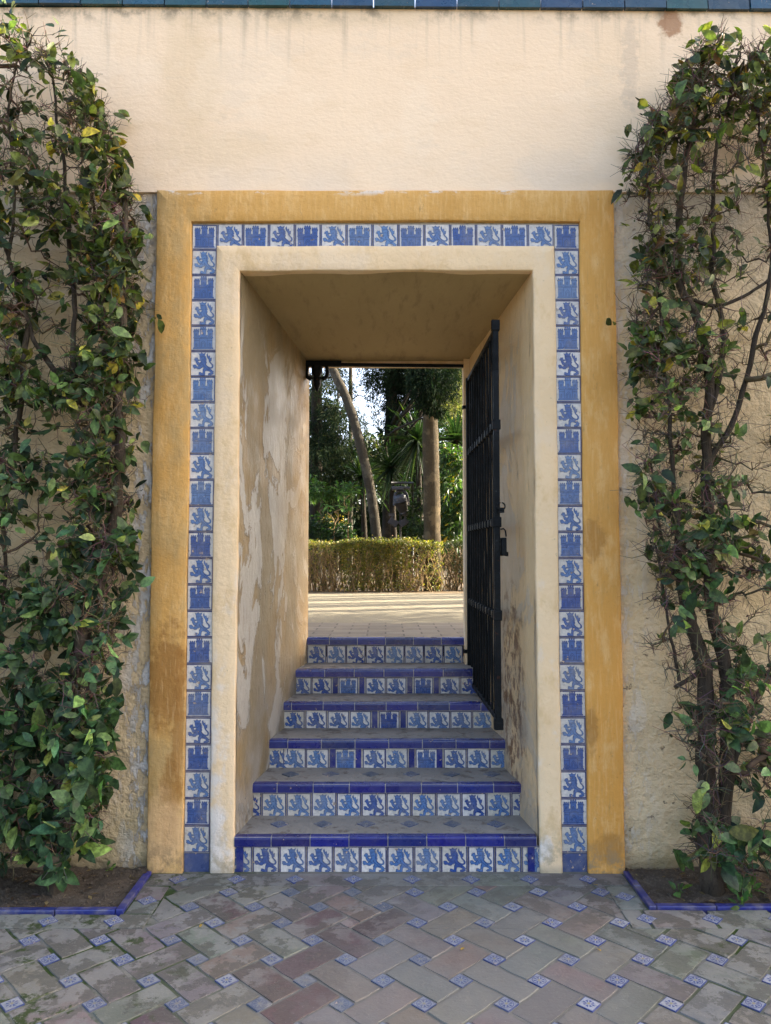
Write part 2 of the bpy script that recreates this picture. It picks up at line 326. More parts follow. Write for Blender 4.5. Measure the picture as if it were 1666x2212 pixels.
def mat_iron():
    k = NT("blackened_iron", 0.55, 0.14); c = k.mix(k.noise(14, 6, 0.7), (0.0015, 0.002, 0.0022), (0.005, 0.0065, 0.0072))
    c = k.mix(k.ramp(k.noise(26, 6, 0.72), 0.62, 0.67, 0, 0.8), c, (0.05, 0.017, 0.007))
    c = k.mix(k.ramp(k.noise(31, 6, 0.72, k.map((1, 1, 1), (5, 5, 5))), 0.66, 0.70, 0, 0.7), c, (0.05, 0.055, 0.053))
    k.bump(k.math('ADD', k.noise(30, 3), k.noise(90, 3)), 0.004, 1.0)
    return k.done(c, k.ramp(k.noise(10, 3), 0.3, 0.7, 0.38, 0.7))

def mat_brickpath():
    k = NT("old_brick_paving", 0.85, 0.25)
    n = k.t.nodes.new("ShaderNodeTexBrick"); k.link(k.map((1, 1, 1)), n.inputs["Vector"])
    n.inputs["Color1"].default_value = (0.11, 0.092, 0.066, 1); n.inputs["Color2"].default_value = (0.165, 0.14, 0.105, 1); n.inputs["Mortar"].default_value = (0.05, 0.041, 0.03, 1)
    n.inputs["Scale"].default_value = 1.0; n.inputs["Brick Width"].default_value = 0.28; n.inputs["Row Height"].default_value = 0.14; n.inputs["Mortar Size"].default_value = 0.007
    c = k.mix(k.ramp(k.noise(4, 6, 0.7), 0.45, 0.7, 0, 0.6), n.outputs[0], (0.18, 0.15, 0.10))
    h = k.math('SUBTRACT', k.math('MULTIPLY', k.noise(30, 5), 0.5), n.outputs["Fac"]); k.bump(h, 0.006, 1.0)
    return k.done(c)

def mat_sand():
    k = NT("albero_sand", 0.95, 0.1); x, y, z = k.xyz()
    c = k.mix(k.noise(1.2, 6, 0.6), (0.155, 0.138, 0.092), (0.225, 0.20, 0.142))
    c = k.mix(k.ramp(k.noise(60, 4, 0.7), 0.58, 0.7, 0, 0.4), c, (0.13, 0.10, 0.06))
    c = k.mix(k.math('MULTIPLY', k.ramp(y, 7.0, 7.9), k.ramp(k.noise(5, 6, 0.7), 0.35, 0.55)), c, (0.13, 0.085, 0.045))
    k.bump(k.math('ADD', k.noise(45, 5, 0.7), k.math('MULTIPLY', k.noise(5, 3), 2)), 0.012, 1.0)
    return k.done(c)

def mat_soil():
    k = NT("dark_garden_soil", 0.98, 0.1)
    c = k.mix(k.noise(18, 6, 0.75), (0.055, 0.042, 0.030), (0.17, 0.132, 0.096))
    c = k.mix(k.ramp(k.noise(120, 3, 0.7), 0.58, 0.68), c, (0.22, 0.18, 0.14))
    k.bump(k.math('ADD', k.noise(70, 5, 0.75), k.noise(16, 4)), 0.02, 1.0)
    return k.done(c)

def mat_bark(name, a, b, sc=10, st=(1.6, 1.6, 0.35), bump=0.02):
    k = NT(name, 0.92, 0.15); v = k.map(st)
    c = k.mix(k.noise(sc, 6, 0.7, v), a, b); c = k.mix(k.ramp(k.noise(sc * 2.2, 6, 0.75, v), 0.52, 0.66, 0, 0.7), c, tuple(q * 0.35 for q in a))
    c = k.mix(k.ramp(k.noise(4.5, 6, 0.65), 0.5, 0.62, 0, 0.6), c, tuple(min(1, q * 1.6) for q in b))
    k.bump(k.noise(sc * 1.5, 6, 0.75, v), bump, 1.0)
    return k.done(c)

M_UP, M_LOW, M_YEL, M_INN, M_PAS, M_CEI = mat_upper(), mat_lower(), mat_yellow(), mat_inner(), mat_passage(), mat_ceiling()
M_TILE = mat_tile("painted_tile", 0.22, 0.64, 0.28); M_BLUE = mat_tile("blue_glaze", 0.2, 0.66, 0.07); M_EDGE = mat_tile("edging_glaze", 0.3, 0.68, 0.4)
M_FTILE = mat_tile("floor_inlay_glaze", 0.45, 0.64, 0.35)
M_SLAB, M_MORT = mat_slab(), mat_mortar()
M_GROUT = mat_simple("grey_grout", (0.30, 0.26, 0.20), (0.44, 0.39, 0.31), 20, bump=0.004)
M_TREAD = mat_simple("grey_cement_tread", (0.18, 0.16, 0.13), (0.29, 0.262, 0.222), 6, 0.8, bump=0.008, bs=22, dark=(0.12, 0.095, 0.07))
M_IRON, M_BRICK, M_SAND, M_SOIL = mat_iron(), mat_brickpath(), mat_sand(), mat_soil()
M_CLEAF = mat_leaf("citrus_leaf", 0.5, 0.28, 0.28, 0.45); M_FLEAF = mat_leaf("garden_leaf", 0.5, 0.35, 0.35)
M_TWIG = mat_simple("citrus_twig", (0.062, 0.044, 0.030), (0.13, 0.098, 0.070), 20, 0.9, 0.15, bump=0, attr=True)
M_DLEAF = mat_leaf("dark_leaf", 0.85, 0.06, 0.10)
M_CBARK = mat_bark("citrus_bark", (0.032, 0.024, 0.016), (0.082, 0.062, 0.044), 16, (1.8, 1.8, 0.3), 0.03)
M_BARK = mat_bark("grey_bark", (0.022, 0.018, 0.012), (0.066, 0.058, 0.042), 22)
M_DBARK = mat_bark("dark_bark", (0.012, 0.010, 0.007), (0.032, 0.026, 0.018), 12)
M_PALM = mat_bark("palm_bark", (0.022, 0.017, 0.009), (0.098, 0.076, 0.043), 26, (2.6, 2.6, 0.55), 0.03)
M_STEM = mat_bark("hedge_stem", (0.13, 0.088, 0.042), (0.26, 0.185, 0.095), 20, (1, 1, 0.6), 0.004)
M_GROUND = mat_simple("garden_earth", (0.045, 0.032, 0.018), (0.09, 0.066, 0.036), 3, bump=0.02, bs=12)
M_GREYM = mat_simple("grey_lamp_casing", (0.018, 0.019, 0.024), (0.034, 0.036, 0.043), 6, 0.5, 0.4, bump=0)
M_BLACKM = mat_simple("black_lamp_casing", (0.010, 0.010, 0.011), (0.022, 0.022, 0.024), 8, 0.4, 0.4, bump=0)

LT = np.array([(s, l * wdt, f * abs(l) * wdt) for s, wdt, f in ((0, .03, .0), (.22, .40, .32), (.52, .50, .30), (.80, .30, .25), (1.0, .015, .0)) for l in (-1, 0, 1)])
LF = np.array([(r * 3 + k, r * 3 + k + 1, (r + 1) * 3 + k + 1, (r + 1) * 3 + k) for r in range(4) for k in range(2)])
def unit(a): return a / (np.linalg.norm(a, axis=-1, keepdims=True) + 1e-9)
def leaves(mb, pos, d, nrm, ln, wd, col, curve=0.25, mat=0):
    """curved folded leaves: pos, direction, upper-side normal (n,3), length and width (n,), colour (n,3)"""
    n = len(pos)
    if not n: return
    d = unit(d); sd_ = unit(np.cross(d, nrm)); up = np.cross(sd_, d)
    cv = curve * RNG.uniform(.2, 1.6, n); fold = RNG.uniform(.3, 1.4, n); tw = RNG.normal(0, .25, n)
    s = LT[None, :, 0]; l = LT[None, :, 1] * (wd / ln)[:, None]; u = LT[None, :, 2] * (wd / ln)[:, None] * fold[:, None] - cv[:, None] * s ** 2 + l * tw[:, None] * s * 2
    V = pos[:, None, :] + ln[:, None, None] * (s[..., None] * d[:, None, :] + l[..., None] * sd_[:, None, :] + u[..., None] * up[:, None, :])
    F = (np.arange(n)[:, None, None] * 15 + LF[None]).reshape(-1, 4)
    mb.bulk(V.reshape(-1, 3), F, np.repeat(col, 8, axis=0), mat, True)
def blades(mb, pos, d, nrm, ln, wd, col, droop=0.0, mat=0):
    """simple four-cornered leaflets or long blades bent once"""
    n = len(pos)
    if not n: return
    d = unit(d); s = unit(np.cross(d, nrm)); up = np.cross(s, d)
    mid = pos + d * (ln * .5)[:, None] + up * (ln * .06)[:, None]
    tip = pos + d * ln[:, None] - np.array([0, 0, 1.0]) * (ln * droop)[:, None]
    V = np.stack([pos, mid + s * (wd / 2)[:, None], tip, mid - s * (wd / 2)[:, None]], 1).reshape(-1, 3)
    F = np.arange(n * 4).reshape(-1, 4)
    mb.bulk(V, F, col, mat, False)
def pal(cols, wts, n, j=0.25):
    c = np.array(cols); i = RNG.choice(len(cols), n, p=np.array(wts) / sum(wts))
    return c[i] * RNG.uniform(1 - j, 1 + j, (n, 1)) * RNG.uniform(.9, 1.1, (n, 3))

# ------------------------------------------------------------------ setting: ground, patio, path
mb = MB(); mb.box(-160, 160, -160, 1.0, -0.30, -0.05); tag(mb.build("ground", M_GROUND), kind="structure")
mb = MB(); mb.box(-160, 160, 1.56, 260, 0.6, 1.000); tag(mb.build("garden_ground", M_GROUND), kind="structure")
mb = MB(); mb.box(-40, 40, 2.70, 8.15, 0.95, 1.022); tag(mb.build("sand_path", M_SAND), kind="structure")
mb = MB(); mb.box(-6, 6, 1.502, 2.72, 0.9, 1.028); tag(mb.build("brick_paving", M_BRICK), kind="structure")

# patio: diagonal slabs (4a x 2a) in two directions round small inlay tiles (a x a)
A = 0.0713
INLAY_FRONT = 0
def clip(poly, nx, ny, d):
    """keep the side nx*x + ny*y <= d"""
    out = []
    for i in range(len(poly)):
        p, q = poly[i], poly[(i + 1) % len(poly)]
        a, b = nx * p[0] + ny * p[1] - d, nx * q[0] + ny * q[1] - d
        if a <= 0: out.append(p)
        if a * b < 0:
            t = a / (a - b); out.append((p[0] + (q[0] - p[0]) * t, p[1] + (q[1] - p[1]) * t))
    return out
BX0, BX1, BYL, BYR = -1.205, 1.225, -0.435, -0.395    # planting beds: inner sides and fronts
STRIP = 0.140
S2 = math.sqrt(0.5); ORG = (-0.01, -0.521)           # world place of slab point (5, 2)
def sw(u, v):
    du, dv = (u - 5) * A, (v - 2) * A
    return (ORG[0] + (du - dv) * S2, ORG[1] + (du + dv) * S2)
def regions(poly):
    res = []
    a = clip(poly, 0, 1, -0.575)
    if len(a) > 2: res.append(a)
    b = poly
    for nx, ny, d in ((0, -1, 0.575), (0, 1, -0.150), (-1, 0, -(BX0 + STRIP)), (1, 0, BX1 - STRIP)):
        if len(b) > 2: b = clip(b, nx, ny, d)
    if len(b) > 2: res.append(b)
    return res
SLABC = [(0.140, 0.132, 0.112), (0.134, 0.129, 0.113), (0.148, 0.141, 0.118), (0.118, 0.112, 0.097), (0.136, 0.132, 0.115), (0.150, 0.132, 0.108)]
def slab(mb, poly, z, col):
    ar = 0.5 * sum(poly[i][0] * poly[(i + 1) % len(poly)][1] - poly[(i + 1) % len(poly)][0] * poly[i][1] for i in range(len(poly)))
    if abs(ar) < 1.5e-4: return
    if ar < 0: poly = poly[::-1]
    n = len(poly); cx = sum(p[0] for p in poly) / n; cy = sum(p[1] for p in poly) / n
    tx, ty = random.uniform(-1, 1) * 0.010, random.uniform(-1, 1) * 0.010
    top = [(lerp(p[0], cx, 0.014), lerp(p[1], cy, 0.014), z + tx * (p[0] - cx) + ty * (p[1] - cy)) for p in poly]
    bot = [(p[0], p[1], z - 0.0035) for p in poly]; low = [(p[0], p[1], z - 0.02) for p in poly]
    f = [tuple(range(n))] + [(n + i, n + (i + 1) % n, (i + 1) % n, i) for i in range(n)] + [(2 * n + i, 2 * n + (i + 1) % n, n + (i + 1) % n, n + i) for i in range(n)]
    mb.add(top + bot + low, f, col)
def ragged(poly, step=0.05, amp=0.0035):
    out = []
    for i in range(len(poly)):
        p, q = poly[i], poly[(i + 1) % len(poly)]
        L = math.dist(p, q); k = max(1, int(L / step)); nx, ny = -(q[1] - p[1]) / (L + 1e-9), (q[0] - p[0]) / (L + 1e-9)
        for j in range(k):
            t = j / k; x, y = lerp(p[0], q[0], t), lerp(p[1], q[1], t)
            r = amp * random.uniform(-0.4, 1.0) if j else 0.004
            if not j: x, y = lerp(x, sum(a[0] for a in poly) / len(poly), 0.03), lerp(y, sum(a[1] for a in poly) / len(poly), 0.03); r = 0
            out.append((x + nx * r, y + ny * r))
    return out
def inlay(mb, c, rot, z, s, fade, worn=0.0, style=None):
    """small tile: eight blue petals round a yellow eye"""
    ink = tuple(lerp(a, b, fade) for a, b in zip((0.015, 0.038, 0.21), (0.075, 0.092, 0.135)))
    wht = tuple(lerp(a, b, fade) for a, b in zip((0.36, 0.365, 0.38), (0.135, 0.142, 0.158)))
    yel = tuple(lerp(a, b, fade) for a, b in zip((0.36, 0.29, 0.10), (0.15, 0.15, 0.145)))
    ca, sa = math.cos(rot), math.sin(rot)
    def w_(u, v, k): return (c[0] + (u * ca - v * sa) * s, c[1] + (u * sa + v * ca) * s, z + k * 0.0006)
    def poly(pts, k, col): mb.add([w_(u, v, k) for u, v in pts], [tuple(range(len(pts)))], col)
    h = 0.5
    mb.add([w_(u, v, k) for k in (0, -8) for u, v in ((-h, -h), (h, -h), (h, h), (-h, h))], [(0, 1, 2, 3), (4, 5, 1, 0), (5, 6, 2, 1), (6, 7, 3, 2), (7, 4, 0, 3)], ink)
    g = 0.455
    poly([(-g, -g), (g, -g), (g, g), (-g, g)], 1, wht)
    style = style if style is not None else random.choice((0, 0, 1))
    if style == 2:      # chequered
        for i in range(4):
            for j in range(4):
                if (i + j) % 2: x0, y0 = -g + i * g / 2, -g + j * g / 2; poly([(x0, y0), (x0 + g / 2, y0), (x0 + g / 2, y0 + g / 2), (x0, y0 + g / 2)], 2, ink)
        return
    n = 24; rr = 0.43
    ring = [(rr * math.cos(2 * math.pi * i / n), rr * math.sin(2 * math.pi * i / n)) for i in range(n)]
    if style == 0:
        mb.add([w_(u * q, v * q, 2) for q in (1, 0.90) for u, v in ring], [(i, (i + 1) % n, n + (i + 1) % n, n + i) for i in range(n)], ink)
    for i in range(8):
        a = math.pi / 4 * i + 0.12; d1 = 0.1; d2 = 0.40 if style == 0 or i % 2 == 0 else 0.34
        wd = 0.23
        poly([(d1 * math.cos(a), d1 * math.sin(a)), (0.26 * math.cos(a - wd), 0.26 * math.sin(a - wd)), (d2 * math.cos(a - 0.21), d2 * math.sin(a - 0.21)),
              (0.3 * math.cos(a), 0.3 * math.sin(a)), (d2 * math.cos(a + 0.21), d2 * math.sin(a + 0.21)), (0.26 * math.cos(a + wd), 0.26 * math.sin(a + wd))], 2, ink)
    for sx, sy in ((1, 1), (1, -1), (-1, 1), (-1, -1)):
        poly([(sx * 0.44, sy * 0.30), (sx * 0.30, sy * 0.44), (sx * 0.36, sy * 0.36)][::(1 if sx * sy < 0 else -1)], 2, ink)
    poly([(0.085 * math.cos(2 * math.pi * i / 10), 0.085 * math.sin(2 * math.pi * i / 10)) for i in range(10)], 3, yel)
mbs = MB(); mbt = MB()
def fade_at(x, y):
    f = 0.8 - 0.75 * max(0, min(1, (x + 0.1) / 0.9)) if x > -0.1 else 0.8 - 0.5 * max(0, min(1, (-x - 0.3) / 0.8))
    if y > -0.6: f = max(f, 0.25)
    return max(0.0, min(1.0, f + random.uniform(-0.1, 0.4)))
J = 0.0050
for iu in range(-12, 14):
    for iv in range(-12, 14):
        for rect in ((3, 7, 1, 3), (0, 4, 4, 6), (1, 3, 0, 4), (4, 6, 3, 7)):
            u0, u1, v0, v1 = rect[0] + 6 * iu, rect[1] + 6 * iu, rect[2] + 6 * iv, rect[3] + 6 * iv
            c = sw((u0 + u1) / 2, (v0 + v1) / 2)
            if abs(c[0]) > 3.4 or c[1] < -4.6 or c[1] > 0.3: continue
            j = J / A; col = jit(random.choice(SLABC), 0.12)
            if random.random() < 0.10 and abs(c[0]) < 0.8: col = jit((0.085, 0.052, 0.050), 0.1)
            elif abs(c[0]) < 0.75 and random.random() < 0.40: col = jit((0.145, 0.112, 0.092), 0.12)
            if abs(c[0] - ORG[0]) < 0.02 and abs(c[1] - ORG[1]) < 0.02: col = (0.062, 0.034, 0.036)
            poly = [sw(u0 + j, v0 + j), sw(u1 - j, v0 + j), sw(u1 - j, v1 - j), sw(u0 + j, v1 - j)]
            near = c[1] > -2.0 and abs(c[0]) < 2.0
            poly = ragged(poly) if near else poly
            for q in regions(poly): slab(mbs, q, random.uniform(-0.001, 0.001), col)
        for du in (0, 3):
            for dv in (0, 3):
                c = sw(du + 0.5 + 6 * iu, dv + 0.5 + 6 * iv)
                if abs(c[0]) > 2.0 or c[1] < -1.7: continue
                ok = (c[1] < -0.60) or (c[1] < -0.19 and BX0 + STRIP + 0.03 < c[0] < BX1 - STRIP - 0.03)
                if not ok: continue
                z = random.uniform(0.0, 0.0015)
                if abs(c[0] + 0.17) < 0.03 and abs(c[1] + 0.53) < 0.06: slab(mbs, [(c[0] + 0.032 * a, c[1] + 0.032 * b) for a, b in ((1.41, 0), (0, 1.41), (-1.41, 0), (0, -1.41))], 0, (0.2, 0.13, 0.12)); continue
                style = None
                inlay(mbt, c, math.pi / 4 + random.uniform(-0.03, 0.03), z, 0.0655, fade_at(*c), style=style)
def strip(p0, p1, wdt, pitch, phase):
    """border course from p0 to p1, its width to the right of the direction"""
    d = Vector(p1) - Vector(p0); L = d.length; d /= L; nr = Vector((d.y, -d.x)); x = -phase
    while x < L:
        a, b = max(0, x) + J, min(L, x + pitch) - J
        if b - a > 0.03:
            q = [Vector(p0) + d * a + nr * J, Vector(p0) + d * b + nr * J, Vector(p0) + d * b + nr * (wdt - J), Vector(p0) + d * a + nr * (wdt - J)]
            slab(mbs, ragged([tuple(v) for v in q][::-1]), random.uniform(-0.001, 0.0005), jit((0.155, 0.146, 0.124), 0.12))
        if 0.06 < x < L - 0.06:
            c = Vector(p0) + d * x + nr * (wdt / 2)
            inlay(mbt, tuple(c), math.pi / 4 + math.atan2(d.y, d.x), 0.0015, 0.066, random.uniform(0.0, 0.5), style=0)
        x += pitch
strip((BX0 + 0.002, -0.006), (BX1 - 0.002, -0.006), 0.143, 0.297, 0.147)
strip((-3.2, BYL - 0.003), (BX0 + STRIP, BYL - 0.003), 0.138, 0.297, 0.10)
strip((BX1 - STRIP, BYR - 0.003), (3.2, BYR - 0.003), 0.178, 0.297, 0.20)
strip((BX0 + 0.002, BYL - 0.003), (BX0 + 0.002, -0.15), 0.136, 0.25, 0.12)
strip((BX1 - STRIP, BYR - 0.003), (BX1 - STRIP, -0.15), 0.136, 0.25, 0.12)
patio = MB()
def area(x0, x1, y0, y1): patio.box(x0, x1, y0, y1, -0.045, -0.0035)
area(-9, 9, -9, -0.46); area(BX0 - 0.0, BX1 + 0.0, -0.46, 0.2)
po = patio.build("patio_paving", [M_MORT]); tag(po, kind="structure")
so = mbs.build("paving_slab_course", [M_SLAB], po); to = mbt.build("inlay_tile_pattern", [M_FTILE], po)

# planting beds
def soil(x0, x1, y0, y1):
    nx, ny = 90, 26; m = MB(); V = []
    for j in range(ny):
        for i in range(nx):
            x, y = lerp(x0, x1, i / (nx - 1)), lerp(y0, y1, j / (ny - 1))
            V.append((x, y, -0.006 + 0.018 * nz(x, y, 0, 7) + 0.012 * nz(x, y, 3, 22) + 0.02 * (j / ny)))
    F = np.array([(j * nx + i, j * nx + i + 1, (j + 1) * nx + i + 1, (j + 1) * nx + i) for j in range(ny - 1) for i in range(nx - 1)])
    m.bulk(np.array(V), F, np.ones((len(F), 3)), 0, True)
    for _ in range(900):       # clods, grit and litter
        x, y = random.uniform(x0, x1), random.uniform(y0 + 0.02, y1); s = random.choice((0.003, 0.004, 0.006, 0.009))
        z = -0.006 + 0.018 * nz(x, y, 0, 7) + 0.02 * (y - y0) / (y1 - y0) + 0.004
        q = np.array([(1, 0, 0), (-1, 0, 0), (0, 1, 0), (0, -1, 0), (0, 0, 0.8), (0, 0, -0.8)]) * s * RNG.uniform(0.5, 1.4, (6, 1))
        m.add(q + (x, y, z), [(0, 2, 4), (2, 1, 4), (1, 3, 4), (3, 0, 4), (2, 0, 5), (1, 2, 5), (3, 1, 5), (0, 3, 5)])
    n = 260; pos = np.stack([RNG.uniform(x0, x1, n), RNG.uniform(y0 + .02, y1, n), np.zeros(n)], 1)
    pos[:, 2] = [-0.006 + 0.018 * nz(a, b, 0, 7) + 0.02 * (b - y0) / (y1 - y0) + .006 for a, b, _ in pos]
    ln = RNG.uniform(.012, .05, n); blades(m, pos, RNG.normal(0, 1, (n, 3)) * (1, 1, .12), unit(RNG.normal(0, .3, (n, 3)) + np.array([0, 0, 1.0])), ln, ln * RNG.uniform(.15, .5, n), pal([(.17, .11, .055), (.10, .06, .03), (.24, .18, .10), (.06, .04, .025)], [3, 3, 2, 2], n), 0, 1)
    o = m.build("soil", [M_SOIL, M_FLEAF]); tag(o, kind="structure")
soil(-3.4, BX0 - 0.02, BYL + 0.02, 0.05); soil(BX1 + 0.02, 3.4, BYR + 0.02, 0.05)
def edging(xi, yf, sgn, label):
    t = thing("tile_edging", (xi, yf, 0), label, "edging", "blue tile edgings round the planting beds")
    m = MB(); W = 0.035; segs = []
    y = yf
    for a, b in ((yf, yf + 0.21), (yf + 0.213, -0.012)):
        x0, x1 = sorted((xi, xi + sgn * W)); m.box(x0, x1, a, b, -0.03, 0.016 + random.uniform(-.002, .002), jit((0.020, 0.026, 0.155), 0.15))
    x = W + 0.003
    while x < 2.2:
        x0, x1 = sorted((xi + sgn * x, xi + sgn * (x + 0.275))); m.box(x0, x1, yf, yf + W, -0.03, 0.015 + random.uniform(-.003, .002), jit((0.020, 0.026, 0.155), 0.15)); x += 0.279
    o = m.build("glazed_strip", M_EDGE, t)
    bv = o.modifiers.new("bevel", 'BEVEL'); bv.width = 0.004; bv.segments = 2
edging(BX0, BYL, -1, "blue glazed strip edging the soil bed of the leafy left citrus")
edging(BX1, BYR, 1, "blue glazed strip edging the soil bed of the sparse right citrus")

# ------------------------------------------------------------------ garden wall
wall = thing("garden_wall", (0, 0.5, 0), "tall cream and ochre plastered wall pierced by a tile-framed doorway", "wall")
m = MB()
m.prism([(-12, .03), (-1.2, .03), (-1.2, .085), (-.80, .085), (-.575, 1.5), (-12, 1.5)], -.3, 3.612)
m.prism([(12, .03), (12, 1.5), (.60, 1.5), (.64, 1.39), (.82, .085), (1.2, .085), (1.2, .03)], -.3, 3.612)
pr = [(.086, 3.20), (1.49, 3.065), (1.49, 3.611), (.086, 3.611)]
m.add([(x, y, z) for x in (-.95, .95) for y, z in pr], [(0, 1, 2, 3), (7, 6, 5, 4), (0, 4, 5, 1), (1, 5, 6, 2), (2, 6, 7, 3), (3, 7, 4, 0)])
m.build("lower_plaster", M_LOW, wall)
m = MB(); m.box(-12, 12, .014, 1.502, 3.6125, 4.655); m.build("upper_plaster", M_UP, wall)

def u_frame(xl, xr, zo, il, ir, zi, y0, y1, mat, name, amp=0.003, bev=0.006):
    m = MB(); rows = []
    def leg(n, f):
        for i in range(n): rows.append(f(i / (n - 1)))
    leg(40, lambda t: ((xl, -0.02 + (zo + 0.02) * t), (il, -0.02 + (zi + 0.02) * t)))
    leg(26, lambda t: ((lerp(xl, xr, t), zo), (lerp(il, ir, t), zi)))
    leg(40, lambda t: ((xr, zo - (zo + 0.02) * t), (ir, zi - (zi + 0.02) * t)))
    prof = [(0, y1), (0, y0 + bev), (bev * 0.4, y0 + bev * 0.3), (bev, y0), (None, y0), (None, y0), (-bev, y0), (-bev * 0.4, y0 + bev * 0.3), (-1e-9, y0 + bev), (-1e-9, y1)]
    V = []
    for r, (o, i) in enumerate(rows):
        o, i = Vector(o), Vector(i); L = (i - o).length; d = (i - o) / L; mid = 0
        for k, (s, y) in enumerate(prof):
            if s is None: mid += 1; p = o.lerp(i, mid / 3)
            elif s >= 0 and k < 5: p = o + d * s
            else: p = i + d * s
            a = amp if 0 < k < len(prof) - 1 else 0
            V.append((p.x + amp * nz(p.x * 3, y0 * 50, p.y, 2.3) + amp * 0.6 * nz(p.x * 3, y0 * 30 + 3, p.y, 9), y + a * 0.8 * nz(p.x, 5, p.y, 3.1), p.y + (amp * nz(p.x, 9, p.y * 3, 2.3) if p.y > 0.05 else 0)))
    n = len(prof)
    F = np.array([(r * n + k, r * n + k + 1, (r + 1) * n + k + 1, (r + 1) * n + k) for r in range(len(rows) - 1) for k in range(n - 1) if r not in (39, 65)])
    m.bulk(np.array(V), F[:, ::-1], np.ones((len(F), 3)), 0, True)
    return m.build(name, mat, wall)
u_frame(-1.240, 1.240, 3.617, -1.050, 1.052, 3.446, 0.0, 0.10, M_YEL, "ochre_surround", 0.006)
u_frame(-0.914, 0.916, 3.312, -0.785, 0.797, 3.176, 0.004, 0.12, M_INN, "cream_surround", 0.006, 0.008)

# passage lining
def sheet(name, c00, c10, c11, c01, nu, nv, mat, amp=0.004, parent=wall):
    m = MB(); c = [Vector(q) for q in (c00, c10, c11, c01)]; nr = (c[1] - c[0]).cross(c[3] - c[0]).normalized(); V = []
    for j in range(nv):
        for i in range(nu):
            p = c[0].lerp(c[1], i / (nu - 1)).lerp(c[3].lerp(c[2], i / (nu - 1)), j / (nv - 1))
            e = 1 if 0 < i < nu - 1 else 0
            V.append(tuple(p + nr * amp * e * (nz(p.x, p.y, p.z, 2.5) + 0.5 * nz(p.x, p.y, p.z, 8))))
    F = np.array([(j * nu + i, j * nu + i + 1, (j + 1) * nu + i + 1, (j + 1) * nu + i) for j in range(nv - 1) for i in range(nu - 1)])
    m.bulk(np.array(V), F, np.ones((len(F), 3)), 0, True)
    return m.build(name, mat, parent)
YF, YB = 0.03, 1.503
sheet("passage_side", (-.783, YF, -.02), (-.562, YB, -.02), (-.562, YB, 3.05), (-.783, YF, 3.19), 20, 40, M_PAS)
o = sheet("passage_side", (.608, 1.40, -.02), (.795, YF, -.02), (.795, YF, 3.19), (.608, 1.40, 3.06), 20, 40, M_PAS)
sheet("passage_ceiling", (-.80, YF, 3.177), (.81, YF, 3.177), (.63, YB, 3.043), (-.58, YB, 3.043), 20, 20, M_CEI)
m = MB(); m.box(.566, .66, 1.402, 1.506, 0.6, 3.06); m.build("door_stop", M_INN, wall)
m = MB(); m.box(-.6, .6, 1.45, 1.51, 3.012, 3.06); m.build("lintel_edge", M_INN, wall)

# coping of blue glazed tiles along the top, very slightly out of level
m = MB(); x = -12.0
while x < 12:
    z = 4.645 - 0.008 * x if abs(x) < 3 else 4.645 - 0.024 * (1 if x > 0 else -1)
    c = jit((0.006, 0.047, 0.075), 0.35)
    h = 0.075 + random.uniform(-.003, .003); y0 = -0.012 + random.uniform(-.004, .004); a, b = x + 0.003, x + 0.226
    m.add([(a, y0, z), (b, y0, z - .0017), (b, y0 + .006, z + h), (a, y0 + .006, z + h), (a, 1.53, z), (b, 1.53, z), (b, .7, z + h + .18), (a, .7, z + h + .18), (b, 1.53, z + h), (a, 1.53, z + h)],
          [(0, 1, 2, 3), (3, 2, 6, 7), (7, 6, 8, 9), (9, 8, 5, 4), (0, 3, 7, 9, 4), (1, 5, 8, 6, 2), (0, 4, 5, 1)], c)
    x += 0.2295
co = m.build("tile_coping", M_BLUE, wall)

# ------------------------------------------------------------------ heraldic tiles
def tess(pts):
    t = tessellate_polygon([[Vector((x, y, 0)) for x, y in pts]])
    out = []
    for a, b, c in t:
        ar = (pts[b][0] - pts[a][0]) * (pts[c][1] - pts[a][1]) - (pts[c][0] - pts[a][0]) * (pts[b][1] - pts[a][1])
        out.append((a, b, c) if ar > 0 else (a, c, b))
    return out
def grow(pts, d):
    n = len(pts); ar = sum(pts[i][0] * pts[(i + 1) % n][1] - pts[(i + 1) % n][0] * pts[i][1] for i in range(n)); s = 1 if ar > 0 else -1
    out = []
    for i in range(n):
        a, b, c = pts[i - 1], pts[i], pts[(i + 1) % n]
        n1 = Vector((b[1] - a[1], a[0] - b[0])); n2 = Vector((c[1] - b[1], b[0] - c[0]))
        n1.normalize(); n2.normalize(); q = n1 + n2
        q = q.normalized() if q.length > 1e-6 else n1
        out.append((b[0] + s * d * q.x, b[1] + s * d * q.y))
    return out
